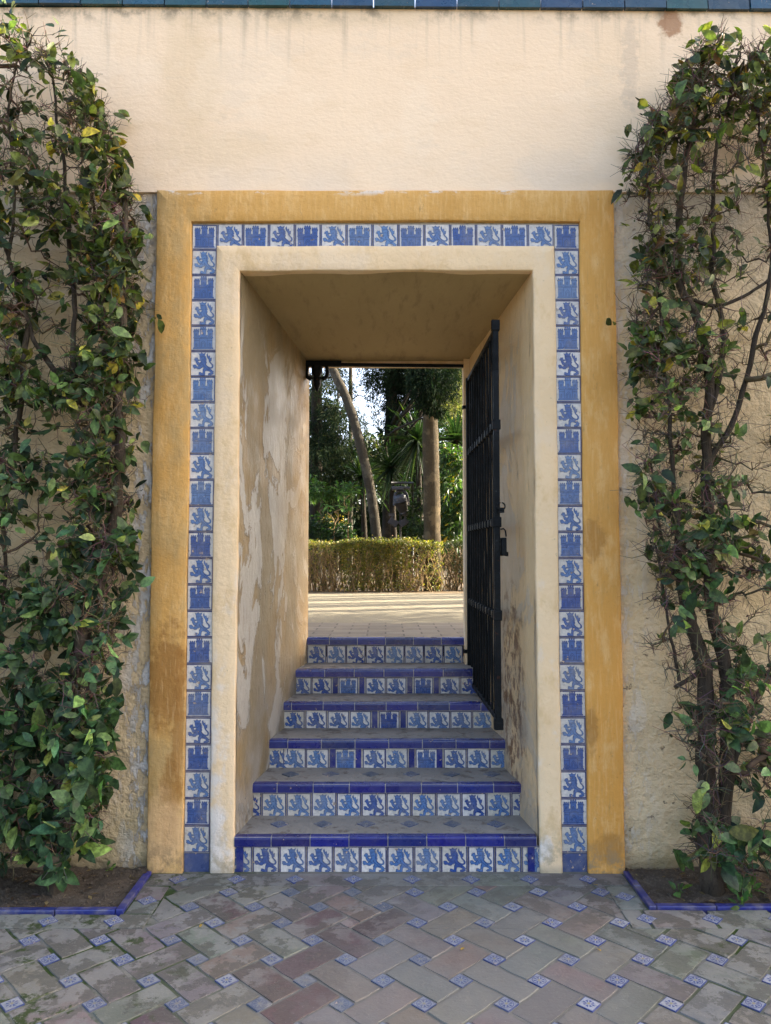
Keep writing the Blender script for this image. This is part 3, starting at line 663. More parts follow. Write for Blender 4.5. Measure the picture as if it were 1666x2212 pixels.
LION = [(235,200),(290,222),(345,175),(400,220),(490,180),(450,262),(447,280),(465,300),(495,312),(480,337),(520,367),(498,388),(530,428),(503,446),(508,480),(524,528),(500,548),(505,595),(548,642),(600,672),(640,688),(680,690),(713,668),(718,622),(690,572),(640,522),(612,472),(602,415),(560,352),(532,295),(528,242),(552,195),(556,245),(570,285),(597,312),(625,268),(636,322),(650,372),(702,345),(690,402),(688,450),(655,470),(652,500),(690,540),(742,592),(757,642),(742,692),(702,716),(655,718),(672,755),(720,790),(742,820),(782,836),(745,856),(762,892),(752,922),(725,912),(715,938),(692,928),(668,948),(642,935),(600,942),(580,915),(612,890),(650,880),(672,868),(662,832),(600,806),(545,792),(502,792),(472,820),(461,870),(462,950),(430,958),(392,945),(350,952),(322,940),(282,936),(245,920),(268,896),(258,855),(312,856),(346,880),(380,890),(396,860),(402,800),(396,770),(422,720),(432,702),(410,676),(372,672),(357,702),(332,692),(312,725),(275,747),(254,730),(220,745),(205,716),(160,706),(122,712),(84,722),(80,690),(44,662),(70,640),(40,610),(90,592),(140,602),(166,640),(200,664),(226,650),(246,612),(206,600),(190,570),(160,520),(140,452),(114,442),(80,425),(114,402),(98,376),(138,380),(130,340),(170,362),(186,334),(206,375),(211,420),(216,470),(242,510),(282,530),(312,508),(336,470),(318,452),(290,442),(262,452),(226,442),(220,415),(262,420),(298,428),(300,400),(286,350),(281,300),(274,258)]
LION = [((x - 5) / 800, (960 - y) / 810) for x, y in LION]
LION_LINES = [[(300,300),(450,300)],[(330,350),(365,345)],[(335,430),(420,420)],[(455,330),(470,400),(455,470),(490,540)],[(300,600),(330,660)],[(390,560),(420,640),(500,700)],[(520,700),(560,760),(640,770)],[(240,640),(300,560),(360,500)],[(430,720),(420,780)],[(480,560),(560,680),(640,740)]]
LION_LINES = [[((x - 5) / 800, (960 - y) / 810) for x, y in l] for l in LION_LINES]
CAST = [(70,1530),(70,1480),(105,1440),(110,1050),(85,1030),(85,985),(105,975),(105,770),(90,750),(90,710),(115,690),(115,640),(132,618),(152,640),(157,680),(190,680),(195,640),(212,618),(234,640),(240,680),(275,680),(281,640),(299,618),(315,640),(316,690),(340,710),(336,760),(320,780),(322,960),(335,930),(356,890),(380,930),(386,960),(404,958),(405,690),(376,665),(370,630),(400,620),(405,545),(426,522),(450,545),(460,600),(490,600),(495,540),(520,518),(545,540),(555,600),(585,600),(594,545),(616,522),(640,545),(642,620),(672,630),(666,665),(642,690),(640,958),(658,960),(666,925),(690,885),(716,930),(724,960),(735,958),(736,770),(714,750),(714,705),(735,690),(736,630),(756,605),(776,630),(785,670),(815,670),(820,630),(839,605),(860,630),(865,670),(890,670),(898,628),(917,605),(936,630),(940,690),(966,710),(966,750),(945,770),(947,975),(982,985),(976,1030),(946,1060),(950,1440),(990,1480),(990,1530)]
CAST = [((x - 30) / 1020, (1560 - y) / 1050) for x, y in CAST]
CAST_LINES = [[(110,1045),(945,1045)],[(105,985),(330,985)],[(725,985),(950,985)],[(80,1470),(980,1470)],[(100,715),(330,715)],[(720,712),(960,712)],[(380,645),(665,645)],[(360,1060),(360,1440)],[(715,1060),(715,1440)],[(430,1440),(430,1290),(470,1210),(535,1150),(600,1210),(640,1290),(640,1440)],[(480,1440),(480,1300),(535,1230),(590,1300),(590,1440)],[(190,1430),(190,1300),(215,1265),(240,1300),(240,1430)],[(800,1430),(800,1300),(830,1265),(860,1300),(860,1430)],[(190,930),(190,850),(212,820),(234,850),(234,930)],[(495,930),(495,830),(522,790),(550,830),(550,930)],[(820,930),(820,850),(842,820),(864,850),(864,930)],[(115,1150),(355,1150)],[(720,1150),(945,1150)],[(390,1000),(690,1000)]]
CAST_LINES = [[((x - 30) / 1020, (1560 - y) / 1050) for x, y in l] for l in CAST_LINES]
def line_quads(lines, wd):
    V, F = [], []
    for l in lines:
        for (x0, y0), (x1, y1) in zip(l, l[1:]):
            d = Vector((x1 - x0, y1 - y0)).normalized(); nx, ny = -d.y * wd, d.x * wd; b = len(V)
            V += [(x0 - nx, y0 - ny), (x1 - nx, y1 - ny), (x1 + nx, y1 + ny), (x0 + nx, y0 + ny)]; F.append((b, b + 1, b + 2, b + 3))
    return V, F
def sc(p, k=0.94): return [(0.5 + (x - 0.5) * k, 0.5 + (y - 0.5) * k) for x, y in p]
EMB = {}
for nm, poly, lines in (("lion", LION, LION_LINES), ("castle", CAST, CAST_LINES)):
    poly = sc(poly); big = grow(poly, 0.012)
    lv, lf = line_quads([sc(l) for l in lines], 0.008)
    EMB[nm] = (big, tess(big), poly, tess(poly), lv, lf)
def tile(mb, x, z, y, wd, ht, kind, fade=0.0, frame="lrtb", body=0.010, dirty=0.0, deep=None):
    """glazed tile with its lower left corner at (x, y, z), facing -y"""
    if deep is None: deep = random.random()
    ink = Vector((0.008, 0.018, 0.085)); mid = Vector((0.080, 0.165, 0.33)).lerp(Vector((0.018, 0.055, 0.22)), deep ** (0.6 if kind == 'castle' else 1.0)); wht = Vector((0.61, 0.55, 0.485))
    wht = wht * random.uniform(0.9, 1.06); wht = wht.lerp(Vector((0.47, 0.41, 0.30)), dirty)
    mid = mid.lerp(Vector((0.19, 0.25, 0.31)), fade); ink2 = ink.lerp(Vector((0.07, 0.12, 0.21)), fade); edge = Vector((0.018, 0.024, 0.115)).lerp(wht, fade * 0.3)
    tz = random.uniform(-0.004, 0.004); ty = random.uniform(-0.004, 0.004)
    def w_(u, v, k): return (x + u * wd, y - k * 0.0005 + tz * (u - 0.5) * wd * 6 + ty * (v - 0.5) * ht * 3, z + v * ht)
    mb.add([w_(0, 0, 0), w_(1, 0, 0), w_(1, 1, 0), w_(0, 1, 0), (x, y + body, z), (x + wd, y + body, z), (x + wd, y + body, z + ht), (x, y + body, z + ht)],
           [(0, 1, 2, 3), (4, 5, 1, 0), (5, 6, 2, 1), (6, 7, 3, 2), (7, 4, 0, 3)], wht)
    if kind == "blue":
        mb.add([w_(u, v, 1) for u, v in ((0, 0), (1, 0), (1, 1), (0, 1))], [(0, 1, 2, 3)], jit((0.010, 0.018, 0.14), 0.2)); return
    t = 0.042; q = {"l": (0, 0, t, 1), "r": (1 - t, 0, 1, 1), "t": (0, 1 - t, 1, 1), "b": (0, 0, 1, t)}
    for i, s in enumerate(frame):
        u0, v0, u1, v1 = q[s]; mb.add([w_(u0, v0, 1.2 + 0.2 * i), w_(u1, v0, 1.2 + 0.2 * i), w_(u1, v1, 1.2 + 0.2 * i), w_(u0, v1, 1.2 + 0.2 * i)], [(0, 1, 2, 3)], edge)
    big, bt, pl, pt, lv, lf = EMB[kind]
    sx = random.uniform(-0.012, 0.012); sy = random.uniform(-0.012, 0.012)
    mb.add([w_(u + sx, v + sy, 3) for u, v in big], bt, ink2); mb.add([w_(u + sx, v + sy, 4) for u, v in pl], pt, mid)
    mb.add([w_(u + sx, v + sy, 5) for u, v in lv], lf, ink2)
m = MB(); g = 0.003; PT = 0.1392; YT = 0.022
for side in (-1, 1):
    x0 = -1.048 if side < 0 else 0.918
    for i in range(24):
        z1 = 3.434 - i * PT; kind = "castle" if i % 2 == 0 else "lion"
        fade = random.choice((0, 0, 0.05, 0.15, 0.3)) if i < 20 else (0.3 if i > 22 else 0.1)
        tile(m, x0 + g / 2, z1 - PT + g / 2, YT, 0.133 - g, PT - g, kind, fade, "bt" + ("r" if random.random() < .6 else ""), dirty=0.55 if i == 23 else random.uniform(0, .15))
    m.box(x0 + .001, x0 + .131, YT - .001, YT + .01, -0.01, 0.089, (0.05, 0.07, 0.16))
for i in range(1, 14):
    xc = -0.985 + i * 0.1407
    tile(m, xc - 0.0685, 3.434 - 0.137, YT, 0.137, 0.137, "castle" if i % 2 == 0 else "lion", random.choice((0, 0, .1, .25)), "lr")
m.box(-1.052, -.80, YT + .006, .2, -.02, 3.46, (0.40, 0.36, 0.29)); m.box(.80, 1.056, YT + .006, .2, -.02, 3.46, (0.40, 0.36, 0.29)); m.box(-.80, .80, YT + .006, .2, 3.2, 3.46, (0.40, 0.36, 0.29))
m.build("heraldic_tile_border", M_TILE, wall)

# ------------------------------------------------------------------ staircase
stair = thing("staircase", (0, 0, 0), "six steps with lion and castle tiled risers and blue nosings", "stairs")
HS = [0.181, 0.361, 0.529, 0.692, 0.856, 1.036]; YS = [0.015 + 0.295 * i for i in range(6)]
def rx(X, p): return (461 + 0.4557 * X - 833) / p * 0.14
ROWS = []
ROWS.append([("lion", 0.078 + 0.14 * k) for k in range(-6, 6)])
ROWS.append([("lion", 0.0747 + 0.14 * k) for k in range(-6, 6)])
ROWS.append([(k, rx(X, 50.1)) for k, X in (("lion", 303), ("lion", 386), ("lion", 495), ("blue", 567), ("castle", 629), ("blue", 688), ("lion", 763), ("lion", 868), ("blue", 940), ("castle", 1010), ("blue", 1072), ("lion", 1145), ("lion", 1255), ("lion", 1362))])
ROWS.append([(k, rx(X, 46.5)) for k, X in (("lion", 285), ("lion", 388), ("lion", 492), ("lion", 596), ("lion", 699), ("blue", 766), ("castle", 834), ("blue", 899), ("lion", 966), ("lion", 1068), ("lion", 1170), ("lion", 1272))])
ROWS.append([(k, rx(X, 43.7)) for k, X in (("lion", 423), ("lion", 518), ("blue", 582), ("castle", 643), ("blue", 706), ("lion", 770), ("lion", 867), ("blue", 930), ("castle", 994), ("blue", 1054), ("lion", 1116), ("lion", 1213))])
ROWS.append([("lion", rx(X, 41.9)) for X in (398, 490, 583, 675, 768, 860, 952, 1045, 1138, 1231)])
NOFF = [0.013, 0.0, 0.02, 0.005, -0.01, 0.0]
for i in range(6):
    h, y = HS[i], YS[i]; h0 = HS[i - 1] if i else 0.0; yb = YS[i + 1] if i < 5 else 1.51
    hw = lerp(0.80, 0.575, (y + .05) / 1.5) + 0.03
    if i == 0: hw = 0.786
    st = thing("step", (0, y, h0), None, None); st.parent = stair
    m = MB(); m.box(-hw, hw, y + 0.022, yb + (0.05 if i < 5 else 0), -0.02 if i == 0 else h0 - 0.05, h - 0.002); 
    # tread surface with a little unevenness
    nu, nv = 40, 10; V = []
    for b in range(nv):
        for a in range(nu):
            px, py = lerp(-hw, hw, a / (nu - 1)), lerp(y + 0.026, yb + 0.02 if i < 5 else 1.51, b / (nv - 1))
            V.append((px, py, h + 0.0005 + 0.004 * nz(px, py, i, 6) * min(1, b)))
    m.bulk(np.array(V), np.array([(b * nu + a, b * nu + a + 1, (b + 1) * nu + a + 1, (b + 1) * nu + a) for b in range(nv - 1) for a in range(nu - 1)]), np.ones(((nu - 1) * (nv - 1), 3)), 0, True)
    m.build("tread", M_TREAD if i < 5 else M_BRICK, st)
    if i < 2:
        for k in range(-2, 4):
            m = MB(); inlay(m, (-0.105 + 0.235 * k + 0.02 * i, y + 0.165), math.pi / 4, h + 0.0045, 0.07, (0.85, 1.0)[i] + random.uniform(-.15, .2), style=0)
            m.build("inlay_tile", M_FTILE, st)
    m = MB(); m.box(-hw, hw, y + 0.012, y + 0.024, h0 - 0.03 if i else -0.01, h - 0.03, (0.44, 0.38, 0.30))
    zt = h - 0.0545
    for kind, xc in ROWS[i]:
        if abs(xc) > hw + 0.03: continue
        wd = 0.135 if kind != "blue" else 0.034
        if kind == "castle": wd = 0.13
        tile(m, xc - wd / 2, zt - 0.135 - random.uniform(0, .002), y + 0.006, wd, 0.135, kind, random.choice((0, 0, .1, .2, .35)), "ltr" if random.random() < .8 else "lr", dirty=random.choice((0, 0, .1, .3, .5)) if abs(xc) < hw - .15 else 0.6)
    if i == 0:
        for sx in (-1, 1): m.box(sx * 0.757 - 0.018, sx * 0.757 + 0.018, y - .002, y + .01, 0.0, zt, (0.010, 0.018, 0.13))
    m.build("riser_tiles", M_TILE, st)
    m = MB(); pw = 0.2019; x = -1.212 + NOFF[i]; n0 = y - 0.012
    while x < hw:
        a, b = max(x, -hw) + 0.0025, min(x + pw, hw) - 0.0025
        if b - a > 0.02:
            r = 0.013; prof = [(n0, h - 0.049), (n0, h - r)] + [(n0 + r - r * math.cos(t), h - r + r * math.sin(t)) for t in (0.4, 0.8, 1.2, math.pi / 2)] + [(n0 + 0.040, h + 0.0012), (n0 + 0.040, h - 0.049)]
            dz = random.uniform(-.0012, .0012); V = [(q, yy, zz + dz) for q in (a, b) for yy, zz in prof]; n = len(prof)
            m.add(V, [(k, (k + 1) % n, n + (k + 1) % n, n + k)[::-1] for k in range(n)] + [tuple(range(n)), tuple(range(n, 2 * n))[::-1]], jit((0.008, 0.013, 0.125), 0.3))
        x += pw
    m.box(-hw, hw, n0 + 0.004, n0 + 0.034, h - 0.052, h - 0.003, (0.42, 0.37, 0.30))
    m.build("nosing", M_BLUE, st)

# ------------------------------------------------------------------ iron gate and lintel ironwork
HX, HY, FX, FY = 0.598, 1.385, 0.613, 0.14; GZ0, GZ1 = 0.735, 2.905
gate = thing("iron_gate", (HX, HY, GZ0), "black wrought iron bar gate swung open against the right side of the passage", "gate")
gd = Vector((FX - HX, FY - HY, 0)); GL = gd.length; gd.normalize(); gn = Vector((-gd.y, gd.x, 0)); UP = Vector((0, 0, 1))
def gp(s, z, off=0): return Vector((HX, HY, 0)) + gd * s + gn * off + UP * z
m = MB(); m.obox(gp(GL - .012, (GZ0 + GZ1) / 2), gd * .012, gn * .016, UP * (GZ1 - GZ0) / 2); m.obox(gp(GL - .012, GZ1 + .012), gd * .016, gn * .023, UP * .030); m.obox(gp(GL - .012, GZ0 - .01), gd * .019, gn * .025, UP * .03)
for z in (2.36, 1.82, 1.31): m.obox(gp(GL - .012, z), gd * .016, gn * .023, UP * .028)
o = m.build("closing_stile", M_IRON, gate); bv = o.modifiers.new("bevel", 'BEVEL'); bv.width = .004; bv.segments = 2
m = MB(); m.obox(gp(.012, (GZ0 + GZ1) / 2), gd * .013, gn * .02, UP * (GZ1 - GZ0) / 2)
o = m.build("hinge_stile", M_IRON, gate); bv = o.modifiers.new("bevel", 'BEVEL'); bv.width = .004; bv.segments = 2
for z in (0.95, 2.7):
    m = MB(); m.tube([gp(-.02, z - .06), gp(-.02, z + .06)], .016, 8); m.obox(gp(-.03, z, -.02), gd * .02, gn * .02, UP * .012); m.build("hinge", M_IRON, gate)
for z, hh in ((GZ1 - .012, .014), (2.36, .016), (1.82, .016), (1.31, .016), (GZ0 + .012, .014)):
    m = MB(); m.obox(gp(GL / 2, z), gd * (GL / 2 - .02), gn * .011, UP * hh)
    if 1.2 < z < 2.5:
        for k in range(1, 11): m.obox(gp(GL * k / 11, z), gd * .020, gn * .018, UP * .021)
    o = m.build("cross_rail", M_IRON, gate); bv = o.modifiers.new("bevel", 'BEVEL'); bv.width = .004; bv.segments = 2
for k in range(1, 11):
    m = MB(); s = GL * k / 11; zz = np.linspace(GZ0 + .01, GZ1 - .01, 16)
    m.tube([gp(s, z, random.uniform(-.0008, .0008)) for z in zz], .0085 * RNG.uniform(.92, 1.08, 16), 7, cap=False); m.build("bar", M_IRON, gate)
m = MB(); c = gp(GL + .020, 1.905, .0); q = [c + gd * (.004) + Vector((.021 * math.cos(t) * 1.0, 0, .021 * math.sin(t))) + Vector((.018, 0, 0)) for t in np.linspace(0, 2 * math.pi, 17)]
m.tube(q, .004, 6); m.obox(gp(GL, 1.885, .02), gd * .018, gn * .016, UP * .014); m.build("pull_ring", M_IRON, gate)
m = MB(); m.obox(gp(GL - .02, 1.685, .034), gd * .04, gn * .014, UP * .05); m.obox(gp(GL - .02, 1.645, .053), gd * .02, gn * .007, UP * .012)
o = m.build("lock_box", M_IRON, gate); bv = o.modifiers.new("bevel", 'BEVEL'); bv.width = .004; bv.segments = 2
b0 = gp(GL, 1.74, .018); m = MB(); m.tube([b0 + UP * .04, b0 + UP * .044 + gn * .016, b0 + UP * .034 + gn * .026, b0 + gn * .03], .0045, 6); m.build("latch_handle", M_IRON, gate)

YI = 1.42
br = thing("iron_bracket", (-.5, YI, 3.0), "rusty iron bar with hooks under the doorway lintel", "ironwork")
m = MB(); a = P(655, 787, YI); b = P(1006, 791, YI); m.obox((a + b) / 2, ((b - a) / 2), (0, .012, 0), (0, 0, .011)); m.obox(P(690, 786, YI), (.16, 0, 0), (0, .016, 0), (0, 0, .02)); m.build("bar", M_IRON, br)
for pts in ([(664, 792), (662, 806), (664, 814), (671, 818), (680, 815)], [(706, 792), (708, 804), (705, 814), (698, 818), (690, 815)]):
    m = MB(); m.tube([P(x, y, YI) for x, y in pts], [.014, .015, .017, .017, .014], 7); m.build("hook", M_IRON, br)
m = MB(); ctr = [P(685, y, YI) for y in (790, 806, 814, 822, 834, 846)]; m.tube(ctr, [.042, .040, .026, .032, .026, .004], 8); m.build("pendant", M_IRON, br)

# ------------------------------------------------------------------ plants: leaves and branches
def catmull(pts, k=6):
    pts = [Vector(p) for p in pts]; out = []
    for i in range(len(pts) - 1):
        p0, p1, p2, p3 = pts[max(0, i - 1)], pts[i], pts[i + 1], pts[min(len(pts) - 1, i + 2)]
        for j in range(k):
            t = j / k
            out.append(0.5 * ((2 * p1) + (p2 - p0) * t + (2 * p0 - 5 * p1 + 4 * p2 - p3) * t * t + (3 * p1 - p0 - 3 * p2 + p3) * t ** 3))
    return out + [pts[-1]]

def espalier(name, base, limbs, env, zr, natt, nleaf, label, pall, palw, twigs, ydepth, lsize=1.0, lowbias=None, dens=None):
    """a fan-trained citrus: given limbs, then branches reaching sampled points of the outline, twigs and leaves"""
    t = thing(name, base, label, "tree", "citrus trees trained on the wall")
    trunk = MB(); NP, NR, NQ = [], [], []           # skeleton nodes: position, parent
    for pts, r0, r1 in limbs:
        c = catmull(pts, 7); n = len(c)
        rr = np.linspace(r0, r1, n) * RNG.uniform(.9, 1.1, n)
        c = [p + Vector((.020 * nz(p.x + r0 * 99, p.y, p.z, 4) + .008 * nz(p.x, p.y, p.z + r0 * 50, 13), .02 * nz(p.z, p.x, p.y, 4), 0)) for p in c]
        trunk.tube(c, rr * (.75 if r0 < .03 else 1), 9)
        for p in c: NP.append(np.array(p))
    nl = len(NP); par = [-1] * nl; ext = [False] * nl
    pts = []
    while len(pts) < natt:
        z = random.uniform(*zr); x0, x1 = env(z)
        e = random.random(); x = lerp(x0, x1, e)
        if dens and random.random() > dens(x, z): continue
        if random.random() < .35: # more points at the outline
            ed = x1 if abs(x1) < abs(x0) else x0; x = lerp(x, ed, random.uniform(.6, 1.0))
        pts.append(np.array((x, random.uniform(*ydepth), z)))
    L0 = np.array(NP); pts.sort(key=lambda p: np.min(np.sum((L0 - p) ** 2, 1)))
    NPA = np.zeros((nl + natt * 5, 3)); NPA[:nl] = L0; cnt = nl; segs = []; ends = []
    for p in pts:
        dd = np.sum((NPA[:cnt] - p) ** 2 * np.array([1, .6, 1]), 1) + np.where(NPA[:cnt, 2] > p[2] + .05, .02, 0)
        j = int(np.argmin(dd)); q = NPA[j].copy(); L = np.linalg.norm(p - q)
        if L < .02: continue
        k = 2 if L < .12 else 4; prev = j
        bend = RNG.normal(0, .16 * L, 3) * np.array([1, .5, 1]); bend[2] -= .10 * L
        for s in range(1, k + 1):
            u = s / k; pos = q + (p - q) * u + bend * math.sin(math.pi * u) + RNG.normal(0, .010, 3) * (s < k)
            pos[1] = min(pos[1], .01)
            NPA[cnt] = pos; segs.append((prev, cnt)); par.append(prev); prev = cnt; cnt += 1
        ends.append(prev)
    NPA = NPA[:cnt]; load = np.zeros(cnt)
    for e in ends: load[e] += 1
    for i in range(cnt - 1, nl - 1, -1): load[par[i]] += load[i]
    rad = np.minimum(.0022 * np.maximum(load, 1) ** .50, .015)
    br_ = MB(); ch = {}
    for a, b in segs: ch.setdefault(a, []).append(b)
    done = set()
    for a, b in segs:            # chains
        if b in done: continue
        line = [a, b]; done.add(b)
        while line[-1] in ch:
            nx = max(ch[line[-1]], key=lambda q: load[q])
            if nx in done: break
            line.append(nx); done.add(nx)
        rr = rad[line].copy(); rr[0] = min(rr[0], rr[1] * 1.25)
        br_.tube(NPA[line], rr, 5 if rr[1] > .0025 else 4, col=jit((1, .95, .85), .15), cap=False)
    tw_end = []; 
    for _ in range(twigs):
        a, b = segs[random.randrange(len(segs))]; p = NPA[a] + (NPA[b] - NPA[a]) * random.random()
        d = unit(RNG.normal(0, 1, 3) * np.array([1, .7, 1]) + np.array([0, -.35, .35])); L = random.uniform(.03, .13)
        mid = p + d * L * .5 + RNG.normal(0, .008, 3); e = p + d * L + RNG.normal(0, .012, 3)
        if e[1] > .02: continue
        br_.tube([p, mid, e], [.0022, .0016, .0009], 3, col=jit((1.25, 1.25, 1.22), .4), cap=False); tw_end.append((e, d))
        if random.random() < .6:
            d2 = unit(d + RNG.normal(0, .8, 3)); e2 = mid + d2 * L * .5; br_.tube([mid, e2], [.0014, .0008], 3, col=jit((1.25, 1.25, 1.22), .4), cap=False)
    # leaves in small clusters at branch and twig ends
    src = [NPA[e] for e in ends] + [NPA[b] for a, b in segs if load[b] < 4] + [e for e, d in tw_end[::2]]
    pos, dr = [], []
    while len(pos) < nleaf:
        c = src[random.randrange(len(src))]
        if dens and random.random() > dens(c[0], c[2]) : continue
        k = random.choice((1, 2, 2, 3, 4, 5)); main = unit(RNG.normal(0, 1, 3) * np.array([1, .5, 1]) + np.array([0, -.4, .05]))
        for _ in range(k):
            d = unit(main + RNG.normal(0, .65, 3) + np.array([0, -.25, -.28])); pos.append(c + RNG.normal(0, .016, 3)); dr.append(d)
    pos, dr = np.array(pos), np.array(dr); n = len(pos)
    nr = unit(np.array([0, -.75, .55]) + RNG.normal(0, .55, (n, 3))); ln = np.clip(RNG.normal(.060, .022, n), .020, .112) * lsize * (1.32 - .38 * np.clip(pos[:, 2] / 2.0, 0, 1)); wd = ln * RNG.uniform(.42, .60, n)
    tip = pos + dr * ln[:, None]; over = tip[:, 1] > .015; dr[over, 1] *= -1
    pos[:, 1] = np.minimum(pos[:, 1], .0)
    cl = pal(pall, palw, n, .38) * RNG.choice([.6, 1.0, 1.45], (n, 1), p=[.3, .45, .25]); hz = np.clip((pos[:, 2] - 1.2) / 2.2, 0, 1)[:, None]      # low leaves tinted cool for shade, top ones olive as if backlit
    cl = cl * ((1 - hz) * np.array([.78, 1.0, 1.25]) + hz * np.array([1.02, .92, .70])) * (1 + .45 * (RNG.random((n, 1)) < .18))
    lf = MB(); leaves(lf, pos, dr, nr, ln, wd, cl, .28)
    trunk.build("trunk", M_CBARK, t); br_.build("branches", M_TWIG, t); lf.build("foliage", M_CLEAF, t)
    return t
def env_from(pts, Y, other):
    zs, xs = [], []
    for px, py in pts: p = P(px, py, Y); zs.append(p.z); xs.append(p.x)
    o = np.argsort(zs); zs, xs = np.array(zs)[o], np.array(xs)[o]
    return lambda z: (float(np.interp(z, zs, xs)), other)
YC = -0.22
def PL(*pts): return [P(x, y, YC if len(q) == 0 else q[0]) for x, y, *q in pts]
envL = env_from([(60, 85), (115, 105), (180, 160), (220, 260), (262, 340), (276, 420), (282, 560), (280, 740), (276, 870), (262, 960), (262, 1230), (255, 1330), (255, 1420), (225, 1500), (215, 1650), (205, 1780), (150, 1860)], YC, -2.3)
envR = env_from([(1605, 75), (1525, 90), (1480, 150), (1438, 230), (1398, 275), (1370, 330), (1366, 400), (1395, 450), (1402, 520), (1385, 600), (1375, 700), (1398, 860), (1384, 950), (1378, 1010), (1395, 1090), (1415, 1200), (1425, 1330), (1425, 1420), (1490, 1520), (1455, 1590), (1510, 1650), (1505, 1760), (1520, 1900)], YC, 2.3)
GREEN = [(.066, .095, .028), (.044, .074, .027), (.105, .135, .036), (.155, .160, .038), (.32, .26, .04), (.026, .042, .017), (.17, .095, .04)]
densL = lambda x, z: (1.0 if z < 3.0 else .95 if z < 3.9 else (0.95 if x > -1.75 else 0.75)) * (.45 + .55 * min(1, max(0, .6 + 2.2 * nz(x, 0, z, 3.3))))
espalier("citrus_tree", (-1.66, -.2, 0), [
    (PL((120, 1925), (128, 1780), (140, 1640), (148, 1550), (165, 1430), (205, 1280), (240, 1160), (255, 1040), (262, 960), (255, 880), (262, 760), (270, 620), (268, 500), (262, 420)), .048, .012),
    (PL((255, 960), (215, 910), (160, 850), (100, 770), (60, 700), (20, 560), (-30, 420)), .026, .009),
    (PL((60, 700), (40, 900), (15, 1080), (10, 1250), (-10, 1400)), .020, .009),
    (PL((160, 850), (160, 700), (150, 540), (140, 380), (120, 220), (100, 120)), .020, .006),
    (PL((215, 910), (225, 760), (215, 600), (200, 430), (195, 300), (165, 190)), .017, .006),
    (PL((145, 1600), (80, 1500), (30, 1420), (-40, 1360)), .020, .009),
    (PL((30, 1420), (35, 1600), (20, 1720), (40, 1820)), .012, .005),
    (PL((20, 560), (30, 400), (20, 260), (40, 110)), .012, .005)],
    envL, (0.14, 4.32), 1900, 7900, "leafy left citrus trained flat on the wall, dark green to the ground", GREEN, [34, 30, 16, 9, 2.5, 16, 1.5], 7000, (-.40, -.03), 1.0, None, densL)
def densR(x, z):
    f = .35 + .65 * min(1, max(0, .5 + 2.4 * nz(x, 4, z, 3.3)))
    if z > 3.4: return .72 * f
    if z > 1.25: return (.72 if x < 1.72 else .38) * f
    return .12 if x < 1.62 else .5 * f
espalier("citrus_tree", (1.7, -.2, 0), [
    (PL((1540, 1935), (1532, 1860), (1528, 1760), (1526, 1600), (1522, 1460), (1502, 1380), (1482, 1300), (1470, 1220), (1455, 1080)), .058, .020),
    (PL((1552, 1900), (1560, 1760), (1572, 1560), (1568, 1440), (1540, 1320), (1532, 1200), (1528, 1050), (1530, 900), (1515, 720), (1470, 620), (1468, 480), (1480, 380), (1500, 260), (1520, 150), (1540, 90)), .040, .007),
    (PL((1530, 900), (1560, 760), (1545, 600), (1540, 450), (1545, 330), (1570, 230), (1600, 100)), .022, .007),
    (PL((1560, 1720), (1600, 1580), (1640, 1500), (1690, 1440)), .026, .012),
    (PL((1530, 1000), (1590, 900), (1640, 700), (1665, 560), (1660, 420), (1640, 250)), .022, .007),
    (PL((1455, 1080), (1450, 960), (1440, 820), (1420, 640), (1410, 500), (1400, 380), (1400, 300)), .016, .006),
    (PL((1480, 1290), (1430, 1180), (1420, 1080), (1400, 990)), .012, .006),
    (PL((1462, 1470), (1448, 1380), (1430, 1270), (1412, 1180)), .012, .007),
    (PL((1520, 1450), (1490, 1465), (1455, 1485)), .018, .013),
    (PL((1468, 640), (1560, 660), (1640, 620), (1700, 560)), .014, .009)],
    envR, (0.10, 4.24), 1700, 3500, "sparse right citrus trained on the wall, bare twigs and forked lower trunk", GREEN, [34, 18, 22, 14, 4, 10, 2], 9000, (-.40, -.03), 1.0, None, densR)
# weeds and fallen leaves
def sprout(p, n, label, s=.03):
    m = MB(); pos = np.tile(np.array(p), (n, 1)) + RNG.normal(0, .008, (n, 3)) * (1, 1, 0); d = unit(RNG.normal(0, .6, (n, 3)) + np.array([0, 0, .9])); ln = RNG.uniform(.7, 1.4, n) * s
    leaves(m, pos + d * ln[:, None] * .4, d, unit(np.array([0, -.5, .8]) + RNG.normal(0, .4, (n, 3))), ln, ln * .45, pal([(.06, .13, .03), (.11, .17, .03)], [2, 1], n))
    for q, dd in zip(pos, d): m.tube([q - dd * .01, q + dd * s * .6], .001, 3, (.06, .1, .03), cap=False)
    o = m.build("weed", M_FLEAF, None, p); tag(o, label, "weed", "weeds in the planting beds")
g1 = G(1467, 1932); g2 = G(1614, 1930); g3 = G(236, 1882); g4 = G(1600, 1962)
sprout((g1.x, g1.y, .012), 7, "small green weed in the soil left of the forked citrus trunk", .04)
sprout((g2.x, g2.y, .012), 9, "small green weed in the soil right of the forked citrus trunk", .05)
sprout((g3.x, g3.y, .02), 8, "tiny green weed in the left bed near the ochre frame", .028)
sprout((g4.x, g4.y, .012), 7, "thin weed growing over the blue edging of the right bed", .045)
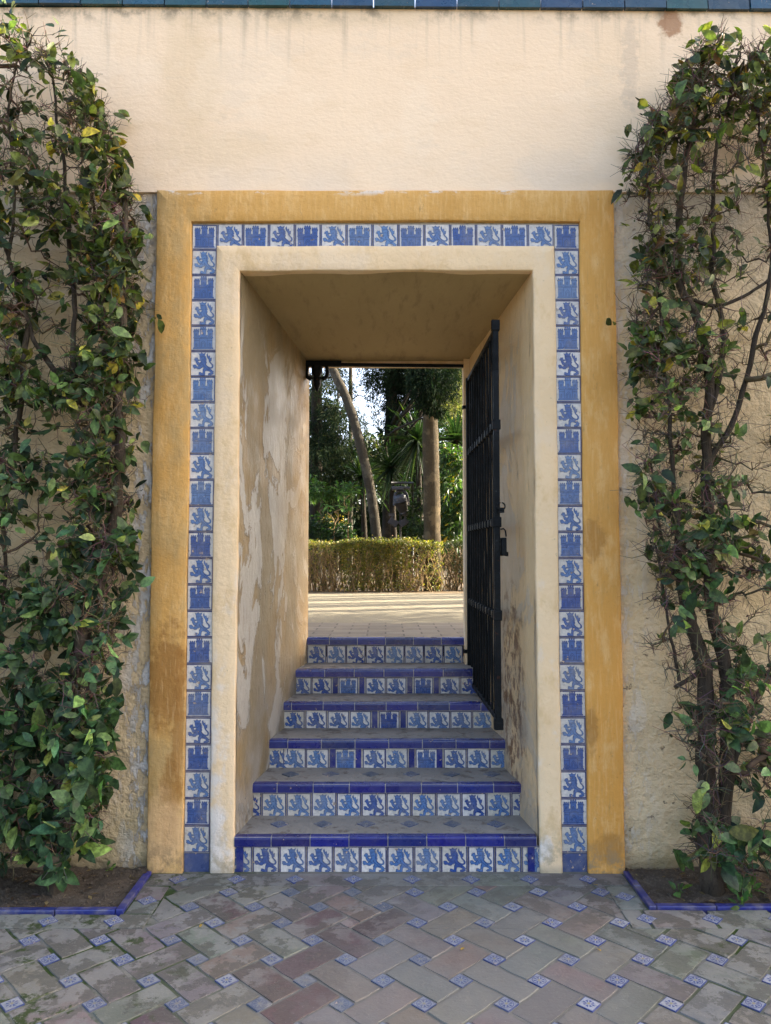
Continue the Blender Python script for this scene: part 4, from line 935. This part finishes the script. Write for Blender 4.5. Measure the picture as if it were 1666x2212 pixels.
for px, py, lab in ((1293, 1913, "small yellow fallen leaf on the paving near the right bed corner"), (1004, 2048, "tiny yellow fallen leaf in the middle of the patio paving"), (1299, 2055, "yellow fallen leaf on the bare right side of the paving"), (1186, 1995, "fallen leaf lying in a joint between paving slabs"), (437, 1997, "ochre fallen leaf on dark slabs left of the stairs"), (165, 1966, "brown fallen leaf beside the blue edging of the left bed")):
    g = G(px, py, .004); m = MB(); leaves(m, np.array([[g.x, g.y, .006]]), np.array([[random.uniform(-1, 1), random.uniform(-1, 1), 0]]), np.array([[0, 0, 1.0]]), np.array([.026]), np.array([.011]), np.array([[.42, .26, .04]]), .05)
    tag(m.build("fallen_leaf", M_FLEAF, None, (g.x, g.y, .004)), lab, "leaf", "fallen leaves on the patio")

# ------------------------------------------------------------------ garden behind the wall
GZ = 1.0
def hedge(x0, x1, y0, y1, h, label, nst, nlf, bare, cols):
    t = thing("hedge", ((x0 + x1) / 2, y0, GZ), label, "hedge", "clipped hedges beyond the path")
    m = MB()
    for _ in range(nst):
        x, y = random.uniform(x0, x1), y0 + (y1 - y0) * random.random() ** 1.6; p = Vector((x, y, GZ)); pts = [p.copy()]; lean = random.gauss(0, .10)
        H = h * random.uniform(.75, 1.02)
        for k in range(1, 8): pts.append(Vector((x + lean * k / 7 + .07 * nz(x * 3, y * 5, k * .5 + x * 9, 1.0) + random.gauss(0, .016), min(y1, max(y0, y + random.gauss(0, .03))), GZ + H * k / 7)))
        m.tube(pts, np.linspace(random.uniform(.006, .013), .0025, 8), 4, jit((1, .95, .85), .3), cap=False)
        for _ in range(5):
            i = random.randint(2, 6); q = pts[i]; d = Vector((random.gauss(0, 1), random.gauss(-.3, .6), random.uniform(.2, 1.2))).normalized(); L = random.uniform(.06, .2)
            m.tube([q, q + d * L * .5 + Vector((random.gauss(0, .01), 0, 0)), q + d * L], [.003, .0022, .001], 3, jit((1.1, 1, .85), .3), cap=False)
    m.build("stems", M_STEM, t)
    n = nlf; X = RNG.uniform(x0, x1, n); Yv = y0 + (y1 - y0) * RNG.uniform(0, 1, n) ** 1.8; Z = GZ + h * (1 - RNG.uniform(0, 1, n) ** 1.5 * .95)
    keep = np.array([RNG.random() < max(.12, (.65 + 1.3 * nz(a, b, c, 3.2)) * (1 - bare(a, (c - GZ) / h))) for a, b, c in zip(X, Yv, Z)])
    nt = int(nlf * .28); XT = RNG.uniform(x0, x1, nt); pt = np.stack([XT, RNG.uniform(y0, y1, nt), GZ + h + RNG.normal(0, .022, nt) + .03 * np.sin(XT * 5.3) * np.sin(XT * 2.1) + (RNG.random(nt) < .06) * RNG.uniform(0, .07, nt)], 1)
    pos = np.concatenate([np.stack([X, Yv, Z], 1)[keep], pt[np.array([RNG.random() < 1 - .6 * bare(a, 1) for a in XT])]]); n = len(pos)
    lf = MB(); d = unit(RNG.normal(0, 1, (n, 3)) + np.array([0, -.4, .3])); ln = RNG.uniform(.024, .046, n)
    blades(lf, pos, d, unit(RNG.normal(0, .6, (n, 3)) + np.array([0, -.4, .8])), ln, ln * .55, pal(*cols, n))
    lf.build("foliage", M_FLEAF, t)
HG = ([(.145, .14, .026), (.085, .10, .021), (.24, .19, .035), (.16, .095, .035)], [4, 4, 2, 1])
hedge(-3.2, .92, 7.85, 8.65, .79, "clipped low hedge beyond the sunny path, half bare with twisted brown stems", 300, 64000, lambda x, s: .80 if x < -.70 else (.7 if x > .40 else (.12 * (1 - s))), HG)
hedge(1.02, 3.2, 8.5, 9.1, .80, "darker clipped hedge to the right of the palm trunk", 160, 12000, lambda x, s: .05 if s > .35 else .5, ([(.026, .038, .011), (.045, .055, .015)], [2, 1]))

def trunk_of(t, pts, r0, r1, mat, n=10, name="trunk"):
    c = catmull(pts, 8); m = MB(); c2 = catmull(pts, 24) if n > 8 else c; rr = np.linspace(r0, r1, len(c2)) * RNG.uniform(.955, 1.045, len(c2)); m.tube(c2, rr, n); m.build(name, mat, t); return c
# palm
pt = P(934, 1172, 8.30)
t = thing("palm_tree", (pt.x, 8.30, GZ), "straight brown palm trunk rising out of the hedge", "palm tree")
trunk_of(t, [(pt.x, 8.30, GZ - .05), (pt.x - .005, 8.30, 2.4), (pt.x - .03, 8.3, 4.2), (pt.x - .04, 8.3, 9.3)], .148, .118, M_PALM, 20)
m = MB(); n = 46
for k in range(n):
    a = 2 * math.pi * k * .382; e = random.uniform(-.5, .9); d = Vector((math.cos(a) * math.cos(e), math.sin(a) * math.cos(e), math.sin(e))); o = Vector((pt.x - .04, 8.3, 9.3)); q = [o + d * s - Vector((0, 0, .35 * s * s)) for s in (0, .6, 1.1)]
    m.tube(q, [.02, .014, .008], 4, (.1, .12, .04), cap=False); hub = q[-1]; b = np.tile(np.array(hub), (26, 1)); ang = np.linspace(-1.5, 1.5, 26); sd = d.cross(UP).normalized()
    dd = np.array([d * math.cos(x) + sd * math.sin(x) - UP * .35 for x in ang]); blades(m, b, dd, np.tile(np.array(UP), (26, 1)), np.full(26, .75), np.full(26, .04), pal([(.05, .085, .03)], [1], 26), .15)
m.build("crown", M_FLEAF, t)

def yucca(px, py, Y, r, n, label, up=.2, stem=True):
    c = P(px, py, Y); t = thing("yucca", (c.x, Y, GZ), label, "yucca", "spiky yuccas behind the hedge")
    if stem: trunk_of(t, [(c.x + .1, Y + .1, GZ - .05), (c.x + .05, Y + .05, (GZ + c.z) / 2), (c.x, Y, c.z)], .07, .05, M_DBARK)
    m = MB(); d = unit(RNG.normal(0, 1, (n, 3)) + np.array([0, -.1, up])); ln = r * RNG.uniform(.65, 1.05, n)
    dn = d[:, 2] < -.2; col = pal([(.016, .036, .014), (.010, .024, .011), (.034, .060, .017)], [3, 3, 1], n); col[dn] = col[dn] * .8
    wd = np.full(n, .038); s = unit(np.cross(d, np.array([0, 0, 1.0]))); upv = np.cross(s, d); k = 4; V = []
    for i in range(k + 1):
        f = i / k; w_ = (.7, 1.0, .85, .55, .04)[i]; ctr = np.array(c) + d * (ln * f)[:, None] - np.array([0, 0, 1.0]) * (ln * .16 * f ** 2.2)[:, None]
        V += [ctr - s * (wd * w_ / 2)[:, None] + upv * .006, ctr, ctr + s * (wd * w_ / 2)[:, None] + upv * .006]
    V = np.stack(V, 1); F = np.array([(i * 3 + j, i * 3 + j + 1, i * 3 + j + 4, i * 3 + j + 3) for i in range(k) for j in range(2)])
    m.bulk(V.reshape(-1, 3), (np.arange(n)[:, None, None] * 15 + F[None]).reshape(-1, 4), np.repeat(col, 8, 0), 0, True)
    m.build("leaf_rosette", M_FLEAF, t)
yucca(902, 952, 10.4, 1.05, 210, "large spiky yucca head directly left of the palm trunk", .35)
yucca(845, 1010, 11.0, .85, 190, "spiky yucca with drooping leaves behind the stage lamp", .1)
yucca(782, 1030, 11.8, .85, 170, "lower spiky yucca behind the leaning trunk", .2)
yucca(985, 950, 11.2, .85, 160, "spiky yucca to the right of the palm trunk", .45)

def clump_tree(name, label, cat, trunkpts, r0, r1, bark, clumps, nper, lsize, cols, group=None, trans=M_FLEAF, limbs=0, drop=0.0, wratio=.5, ring=None):
    """trunk, limbs to each clump, and leaves through each clump's volume"""
    b = trunkpts[0]; t = thing(name, (b[0], b[1], GZ), label, cat, group); c = trunk_of(t, trunkpts, r0, r1, bark)
    if limbs:
        for (q, rad) in clumps:
            m = MB(); q = Vector(q); a = min(c, key=lambda p: (p - q).length + max(0, p.z - q.z) * .6); mid = a.lerp(q, .5) + Vector((random.gauss(0, .15), random.gauss(0, .1), .12)) * (q - a).length * .3
            m.tube(catmull([a, mid, q], 4), np.linspace(max(r1 * .6, .012), .006, 9), 5, cap=False)
            m.build("branch", bark, t)
    m = MB()
    for (q, rad) in clumps:
        rad = np.array(rad if isinstance(rad, tuple) else (rad,) * 3); n = int(nper * float(np.prod(rad)) ** .5 * 2) if ring is None else ring
        d = unit(RNG.normal(0, 1, (n, 3))); pos = np.array(q) + d * rad * (RNG.uniform(0, 1, (n, 1)) ** .45) * (1 + .35 * np.sin(7 * d[:, :1] + q[0] * 9))
        ln = lsize * RNG.uniform(.6, 1.3, n); dr = unit(RNG.normal(0, .8, (n, 3)) + d * .5 + np.array([0, 0, -drop]))
        blades(m, pos, dr, unit(RNG.normal(0, .6, (n, 3)) + np.array([0, -.2, .8])), ln, ln * wratio, pal(*cols, n) * RNG.uniform(.75, 1.2), .1)
    m.build("crown", M_DLEAF if cols is DK or name == "cypress" else trans, t)
    return t
def px3(px, py, Y): p = P(px, py, Y); return (p.x, p.y, p.z)
DK = ([(.010, .021, .010), (.016, .030, .012), (.024, .040, .015)], [3, 3, 1]); MID = ([(.015, .034, .011), (.026, .050, .014), (.011, .023, .009)], [3, 2, 2])
NEED = ([(.014, .026, .014), (.024, .038, .018), (.05, .06, .027)], [3, 2, 1])
# leaning trunk
YL = 9.9; lp = [px3(825, 1178, YL), px3(803, 1075, YL), px3(773, 940, YL), px3(748, 860, YL + .1), px3(716, 790, YL + .2), px3(670, 660, YL + .5), px3(640, 560, YL + .8)]
lp[0] = (lp[0][0], lp[0][1], GZ - .05)
clump_tree("leaning_tree", "slim grey tree trunk leaning left behind the hedge", "tree", lp, .10, .075, M_BARK, [((lp[-1][0] + random.gauss(0, .9), YL + 1 + random.gauss(0, .8), lp[-1][2] + random.uniform(.6, 2.5)), .7) for _ in range(10)], 500, .10, DK, "garden trees beyond the hedge", limbs=1)
def droopy(name, label, px, Y, r, ztop, brs, cols, bark, seed_n=90, lean=0.0):
    """casuarina-like tree: hanging needle sprays along side branches"""
    p = P(px, 1180, Y); t = thing(name, (p.x, Y, GZ), label, "tree", "garden trees beyond the hedge")
    c = trunk_of(t, [(p.x, Y, GZ - .05), (p.x + lean * .3, Y, 3.0), (p.x + lean, Y, ztop * .6), (p.x + lean * 1.5, Y, ztop)], r, r * .55, bark, 12)
    lf = MB()
    for (z, L, az, rise) in brs:
        m = MB(); a = min(c, key=lambda q: abs(q.z - z)); d = Vector((math.cos(az), math.sin(az), rise)); pts = catmull([a, a + d * L * .4 + Vector((0, 0, .08)), a + d * L * .75, a + d * L - Vector((0, 0, .25 * L))], 5)
        m.tube(pts, np.linspace(.03 * L ** .5, .005, len(pts)), 5, cap=False); m.build('branch', bark, t)
        for q in pts[4:]:
            for _ in range(int(seed_n * L / 16)):
                n = 7; s0 = np.array(q) + RNG.normal(0, .10, 3) * (L ** .5); dd = unit(np.array([d.x * .3, d.y * .3, -.9]) + RNG.normal(0, .45, 3)); L2 = random.uniform(.18, .45)
                pos = s0 + dd * np.linspace(0, L2, n)[:, None]; dr = unit(dd + RNG.normal(0, .45, (n, 3))); ln = RNG.uniform(.08, .17, n)
                blades(lf, pos, dr, unit(RNG.normal(0, 1, (n, 3))), ln, np.full(n, .008 + .0006 * Y), pal(*cols, n))
    lf.build("crown", M_DLEAF, t)
def brset(n, z0, z1, l0, l1): return [(random.uniform(z0, z1), random.uniform(l0, l1), random.uniform(-math.pi, math.pi), random.uniform(-.05, .5)) for _ in range(n)]
droopy("conifer", "dark conifer trunk with hanging grey-green sprays at the left doorway edge", 683, 12.0, .155, 9.5, brset(30, 3.1, 8.5, .4, 1.1) + [(3.4, .7, -.4, .1), (3.9, .8, -.9, .0), (4.6, 1.0, -.3, .1), (2.9, .6, .2, -.1)], NEED, M_DBARK, 190)
droopy("conifer", "thin pale conifer stem against the sky right of the leaning trunk", 757, 18.0, .085, 11, brset(9, 4.8, 9.5, .4, .8), NEED, M_BARK, 26)
droopy("conifer", "very thin conifer stem left of the leaning trunk", 729, 18.5, .045, 9, brset(14, 3.6, 8, .4, .8), NEED, M_BARK, 26)
# dark cypress hanging into the top of the view
cl = []
for px, py, rr in ((815, 818, .42), (850, 812, .6), (890, 830, .7), (925, 815, .6), (840, 860, .5), (880, 875, .55), (915, 875, .5), (958, 810, .5), (870, 915, .42), (845, 905, .35), (895, 780, .8), (840, 770, .7), (950, 770, .8), (860, 960, .38), (848, 1000, .36)):
    cl.append((px3(px, py, 13.0 + random.uniform(-.5, .6)), rr))
for px, py, rr in ((905, 805, .30), (935, 800, .32), (925, 835, .28), (945, 850, .22), (918, 862, .22), (955, 815, .26), (935, 878, .13), (948, 890, .10)): cl.append((px3(px, py, 7.75 + random.uniform(-.15, .15)), rr))
b = P(842, 1180, 13.2); clump_tree("cypress", "dense dark cypress hanging over the middle of the garden view", "tree", [(b.x, 13.2, GZ - .05), (b.x, 13.2, 4), (b.x + .2, 13.2, 8)], .19, .10, M_DBARK, cl, 2600, .09, ([(.007, .014, .008), (.011, .021, .011), (.020, .032, .015)], [3, 3, 1]), "garden trees beyond the hedge", limbs=1, drop=.8, wratio=.22)
# pale sunlit tree upper right
cl = [(px3(px, py, 17 + random.uniform(-.6, .6)), rr) for px, py, rr in ((985, 820, .7), (1010, 850, .8), (978, 870, .5), (1000, 780, .9), (975, 905, .4), (1020, 920, .8))]
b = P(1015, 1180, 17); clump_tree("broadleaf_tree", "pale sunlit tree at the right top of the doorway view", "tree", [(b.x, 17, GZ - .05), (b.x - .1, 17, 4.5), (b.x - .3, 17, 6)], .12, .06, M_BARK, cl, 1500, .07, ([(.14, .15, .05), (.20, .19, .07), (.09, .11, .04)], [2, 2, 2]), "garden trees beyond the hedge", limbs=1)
def shrub(label, Y, clumps, n, ls, cols, wr=.45, drop=.2, stem=.025):
    q = [(px3(px, py, Y + random.uniform(-.25, .25)), r) for px, py, r in clumps]; cx = sum(a[0][0] for a in q) / len(q)
    return clump_tree("shrub", label, "shrub", [(cx, Y, GZ - .05), (cx + .03, Y, GZ + .3), (cx, Y, GZ + .6)], stem, stem * .6, M_DBARK, q, n, ls, cols, "shrubs behind the hedge", limbs=0, drop=drop, wratio=wr)
shrub("leafy shrub right of the palm with hanging yellowed leaves", 9.6, [(970, 985, .22), (990, 1000, .26), (965, 1040, .2), (985, 1060, .3), (968, 1110, .22), (990, 1130, .3), (975, 1160, .2), (1005, 1090, .3)], 1100, .13, ([(.025, .055, .016), (.045, .085, .020), (.40, .31, .03)], [8, 5, .7]), .36, .9)
shrub("low green shrub between the stage lamp and the palm trunk", 9.4, [(903, 1095, .14), (900, 1125, .17), (895, 1155, .17), (908, 1145, .15), (905, 1065, .10)], 1300, .085, MID)
shrub("dark ferny undergrowth behind the left end of the hedge", 10.2, [(690, 1150, .24), (712, 1160, .25), (735, 1150, .22), (675, 1140, .22), (757, 1162, .2), (700, 1125, .14)], 1000, .13, ([(.012, .032, .012), (.022, .050, .015)], [1, 1]), .3, .1)
shrub("bright green leafed shrub by the left doorway edge", 10.6, [(680, 1055, .2), (700, 1065, .16), (672, 1070, .2), (720, 1068, .13), (740, 1065, .16), (760, 1058, .14)], 620, .14, ([(.03, .085, .018), (.055, .12, .02)], [1, 1]), .3, .1)
shrub("broad dark shrub behind the leaning trunk in the middle distance", 14.5, [(770, 965, .3), (795, 955, .26), (820, 985, .5), (745, 990, .42), (785, 1020, .6), (825, 1035, .6), (755, 1055, .6)], 900, .12, ([(.014, .026, .011), (.026, .040, .014), (.10, .11, .045)], [3, 2, .6]))
shrub("shaded shrub at the foot of the tall conifer", 14.8, [(690, 1010, .6), (715, 990, .5), (730, 1020, .55), (670, 980, .6), (715, 1060, .6), (690, 1090, .6)], 700, .12, DK)
shrub("dark shrub filling the space behind the lamp", 15.0, [(850, 1060, .7), (880, 1100, .8), (840, 1130, .7), (900, 1030, .8), (940, 1090, .8), (980, 1060, .8), (960, 980, .8), (1000, 1130, .8), (800, 1120, .6), (1010, 1000, .9)], 700, .12, DK)
shrub("yellow bush standing in for sunlit gaps at the left", 17.5, [(703, 1125, .18), (722, 1118, .18), (715, 1142, .16), (742, 1128, .12)], 900, .08, ([(.40, .27, .03), (.25, .19, .03), (.06, .07, .02)], [1, 1, 1.5]))  # added bush, its yellow leaf colour imitates sunlit dapples
# shrub with bare pale forking stems
t = thing("shrub", px3(722, 1180, 10.0)[:2] + (GZ,), "shrub with bare pale forking stems behind the hedge", "shrub", "shrubs behind the hedge")
m = MB()
for pts, r in (([(722, 1175), (722, 1140), (724, 1130), (716, 1115), (708, 1108), (710, 1096)], .016), ([(724, 1130), (731, 1118), (729, 1108), (722, 1106), (745, 1098), (756, 1100)], .014), ([(752, 1178), (752, 1140), (753, 1110), (752, 1098), (744, 1090), (746, 1078), (758, 1068)], .014), ([(708, 1108), (700, 1116), (690, 1117)], .009), ([(746, 1082), (740, 1068)], .007), ([(753, 1112), (742, 1108), (736, 1098)], .008)):
    m.tube(catmull([px3(x, y, 10.0) for x, y in pts], 4), np.linspace(r, r * .5, (len(pts) - 1) * 4 + 1), 6)
m.build("stems", M_STEM, t)
m = MB(); ps = [px3(x, y, 10.0) for x, y in ((710, 1094), (758, 1066), (740, 1066), (690, 1117), (736, 1096), (756, 1100))]; pos = np.array([ps[i % 6] for i in range(48)]) + RNG.normal(0, .03, (48, 3)); ln = RNG.uniform(.1, .18, 48)
leaves(m, pos, RNG.normal(0, 1, (48, 3)) * (1, 1, .4), np.tile(np.array([0, -.3, 1.0]), (48, 1)), ln, ln * .34, pal([(.05, .12, .03), (.08, .16, .03)], [1, 1], 48)); m.build("foliage", M_FLEAF, t)

# stage lamp on its rail, two small floodlights
YLP = 9.55; k = (YLP + 3.97) / FPX
def lp_(px, py, dy=0): p = P(px, py, YLP); return Vector((p.x, YLP + dy, p.z))
t = thing("lamp_rail", (lp_(866, 1178).x, YLP, GZ), "dark metal rail on posts carrying the garden stage lamp", "lamp stand")
m = MB(); m.tube([lp_(845, 1043), lp_(894, 1043)], .022, 8); m.build("rail", M_BLACKM, t)
for px in (865, 892):
    m = MB(); q = lp_(px, 1043, .10); m.tube([(q.x, q.y, GZ - .03), tuple(q)], .017, 8); m.tube([tuple(q), (q.x, YLP, q.z)], .012, 6); m.build("post", M_BLACKM, t)
t = thing("stage_lamp", tuple(lp_(866, 1110)), "grey and black moving-head stage lamp hung upside down behind the hedge", "lamp")
c = lp_(859, 1055); m = MB(); m.obox(c, (.105, 0, 0), (0, .09, 0), (0, 0, .035)); m.obox(lp_(878, 1054), (.07, 0, 0), (0, .06, 0), (0, 0, .022)); o = m.build("base", M_GREYM, t); bv = o.modifiers.new("bevel", 'BEVEL'); bv.width = .012; bv.segments = 3
m = MB(); m.tube(catmull([lp_(852, 1092), lp_(853, 1072), lp_(858, 1063), lp_(866, 1061), lp_(875, 1063), lp_(880, 1072), lp_(881, 1092)], 4), .026, 8); m.build("yoke", M_GREYM, t)
a, bq = lp_(862, 1070, -.05), lp_(873, 1108, .02); ax = (bq - a)
m = MB(); m.tube([a - ax * .02, a, a + ax * .12, a + ax * .36], [.075, .105, .118, .122], 16); o = m.build("lamp_cap", M_GREYM, t)
m = MB(); m.tube([a + ax * .36, a + ax * .5, a + ax * .85, a + ax * 1.0], [.121, .118, .088, .07], 16); m.build("lamp_barrel", M_BLACKM, t)
for j in range(4):
    m = MB(); q = a + ax * (.2 + .045 * j); m.tube([q, q + ax * .02], .1235, 16); m.build("cooling_rib", M_GREYM, t)
for px, py, s, lab in ((850, 1128, 1, "small grey floodlight low on the left of the stage lamp"), (873, 1128, -1, "small grey floodlight half hidden below the stage lamp")):
    t = thing("floodlight", tuple(lp_(px, py, .12)), lab, "floodlight", "small floodlights behind the hedge"); q = lp_(px, py, .12)
    m = MB(); m.obox(q, Vector((.075, 0, -.045 * s)), (0, .05, 0), Vector((.03 * s, 0, .05))); o = m.build("housing", M_GREYM, t); bv = o.modifiers.new("bevel", 'BEVEL'); bv.width = .01; bv.segments = 2
    m = MB(); m.obox(q + Vector((-.02 * s, -.06, .05)), (.016, 0, 0), (0, .006, 0), (0, 0, .09)); m.obox(q + Vector((-.03 * s, -.04, .14)), (.055, 0, 0), (0, .03, 0), (0, 0, .022)); m.build("bracket", M_GREYM, t)

# far wood, one mass nobody could count
m = MB()
for _ in range(320):
    x = random.uniform(-14, 14) if _ < 240 else random.uniform(-3.5, 3.5); y = random.uniform(24, 34); top = 3.2 + 1.2 * nz(x, 0, 0, .5) + (6.0 if x < -3.4 else 3.5 if x < -2.2 or x > 1.3 else -.4) + (2.5 if x > .2 else 0)
    z = GZ + random.random() * ((top - GZ) if _ < 240 else 1.9) if _ % 3 else top
    n = 260; rad = random.uniform(.8, 1.5); d = unit(RNG.normal(0, 1, (n, 3))); pos = np.array((x, y, z)) + d * rad * RNG.uniform(.2, 1, (n, 1)) ** .5; ln = RNG.uniform(.14, .3, n)
    blades(m, pos, unit(RNG.normal(0, 1, (n, 3))), unit(RNG.normal(0, .6, (n, 3)) + np.array([0, -.2, .8])), ln, ln * .6, pal(*DK, n) * .8)
tag(m.build("far_wood", M_DLEAF), "dark wooded background of the garden", kind="stuff")

# unseen trees: tall ones stripe the path, low ones added to block doorway sun
for i, (x, y, h) in enumerate(((8.0, 6.9, 9), (9.0, 7.9, 10), (7.0, 7.4, 9), (10.0, 8.7, 10), (6.5, 8.2, 9), (11.0, 10.0, 11), (8.5, 9.7, 10), (4.6, 3.0, 3.9), (6.2, 3.7, 4.6), (8.0, 4.5, 5.3), (6.9, 4.5, 4.3))):
    cl = [((x + random.gauss(0, .9), y + random.gauss(0, .9), h + random.uniform(-.6, 1.8)), (1.0, 1.0, .7)) for _ in range(5)]
    clump_tree("shade_tree", "unseen tree set right of the doorway to shade path and passage", "tree", [(x, y, GZ - .05), (x + .1, y, h * .5), (x, y, h)], .17, .10, M_BARK, cl, 420, .16, DK, "shade trees beside the path", limbs=1)
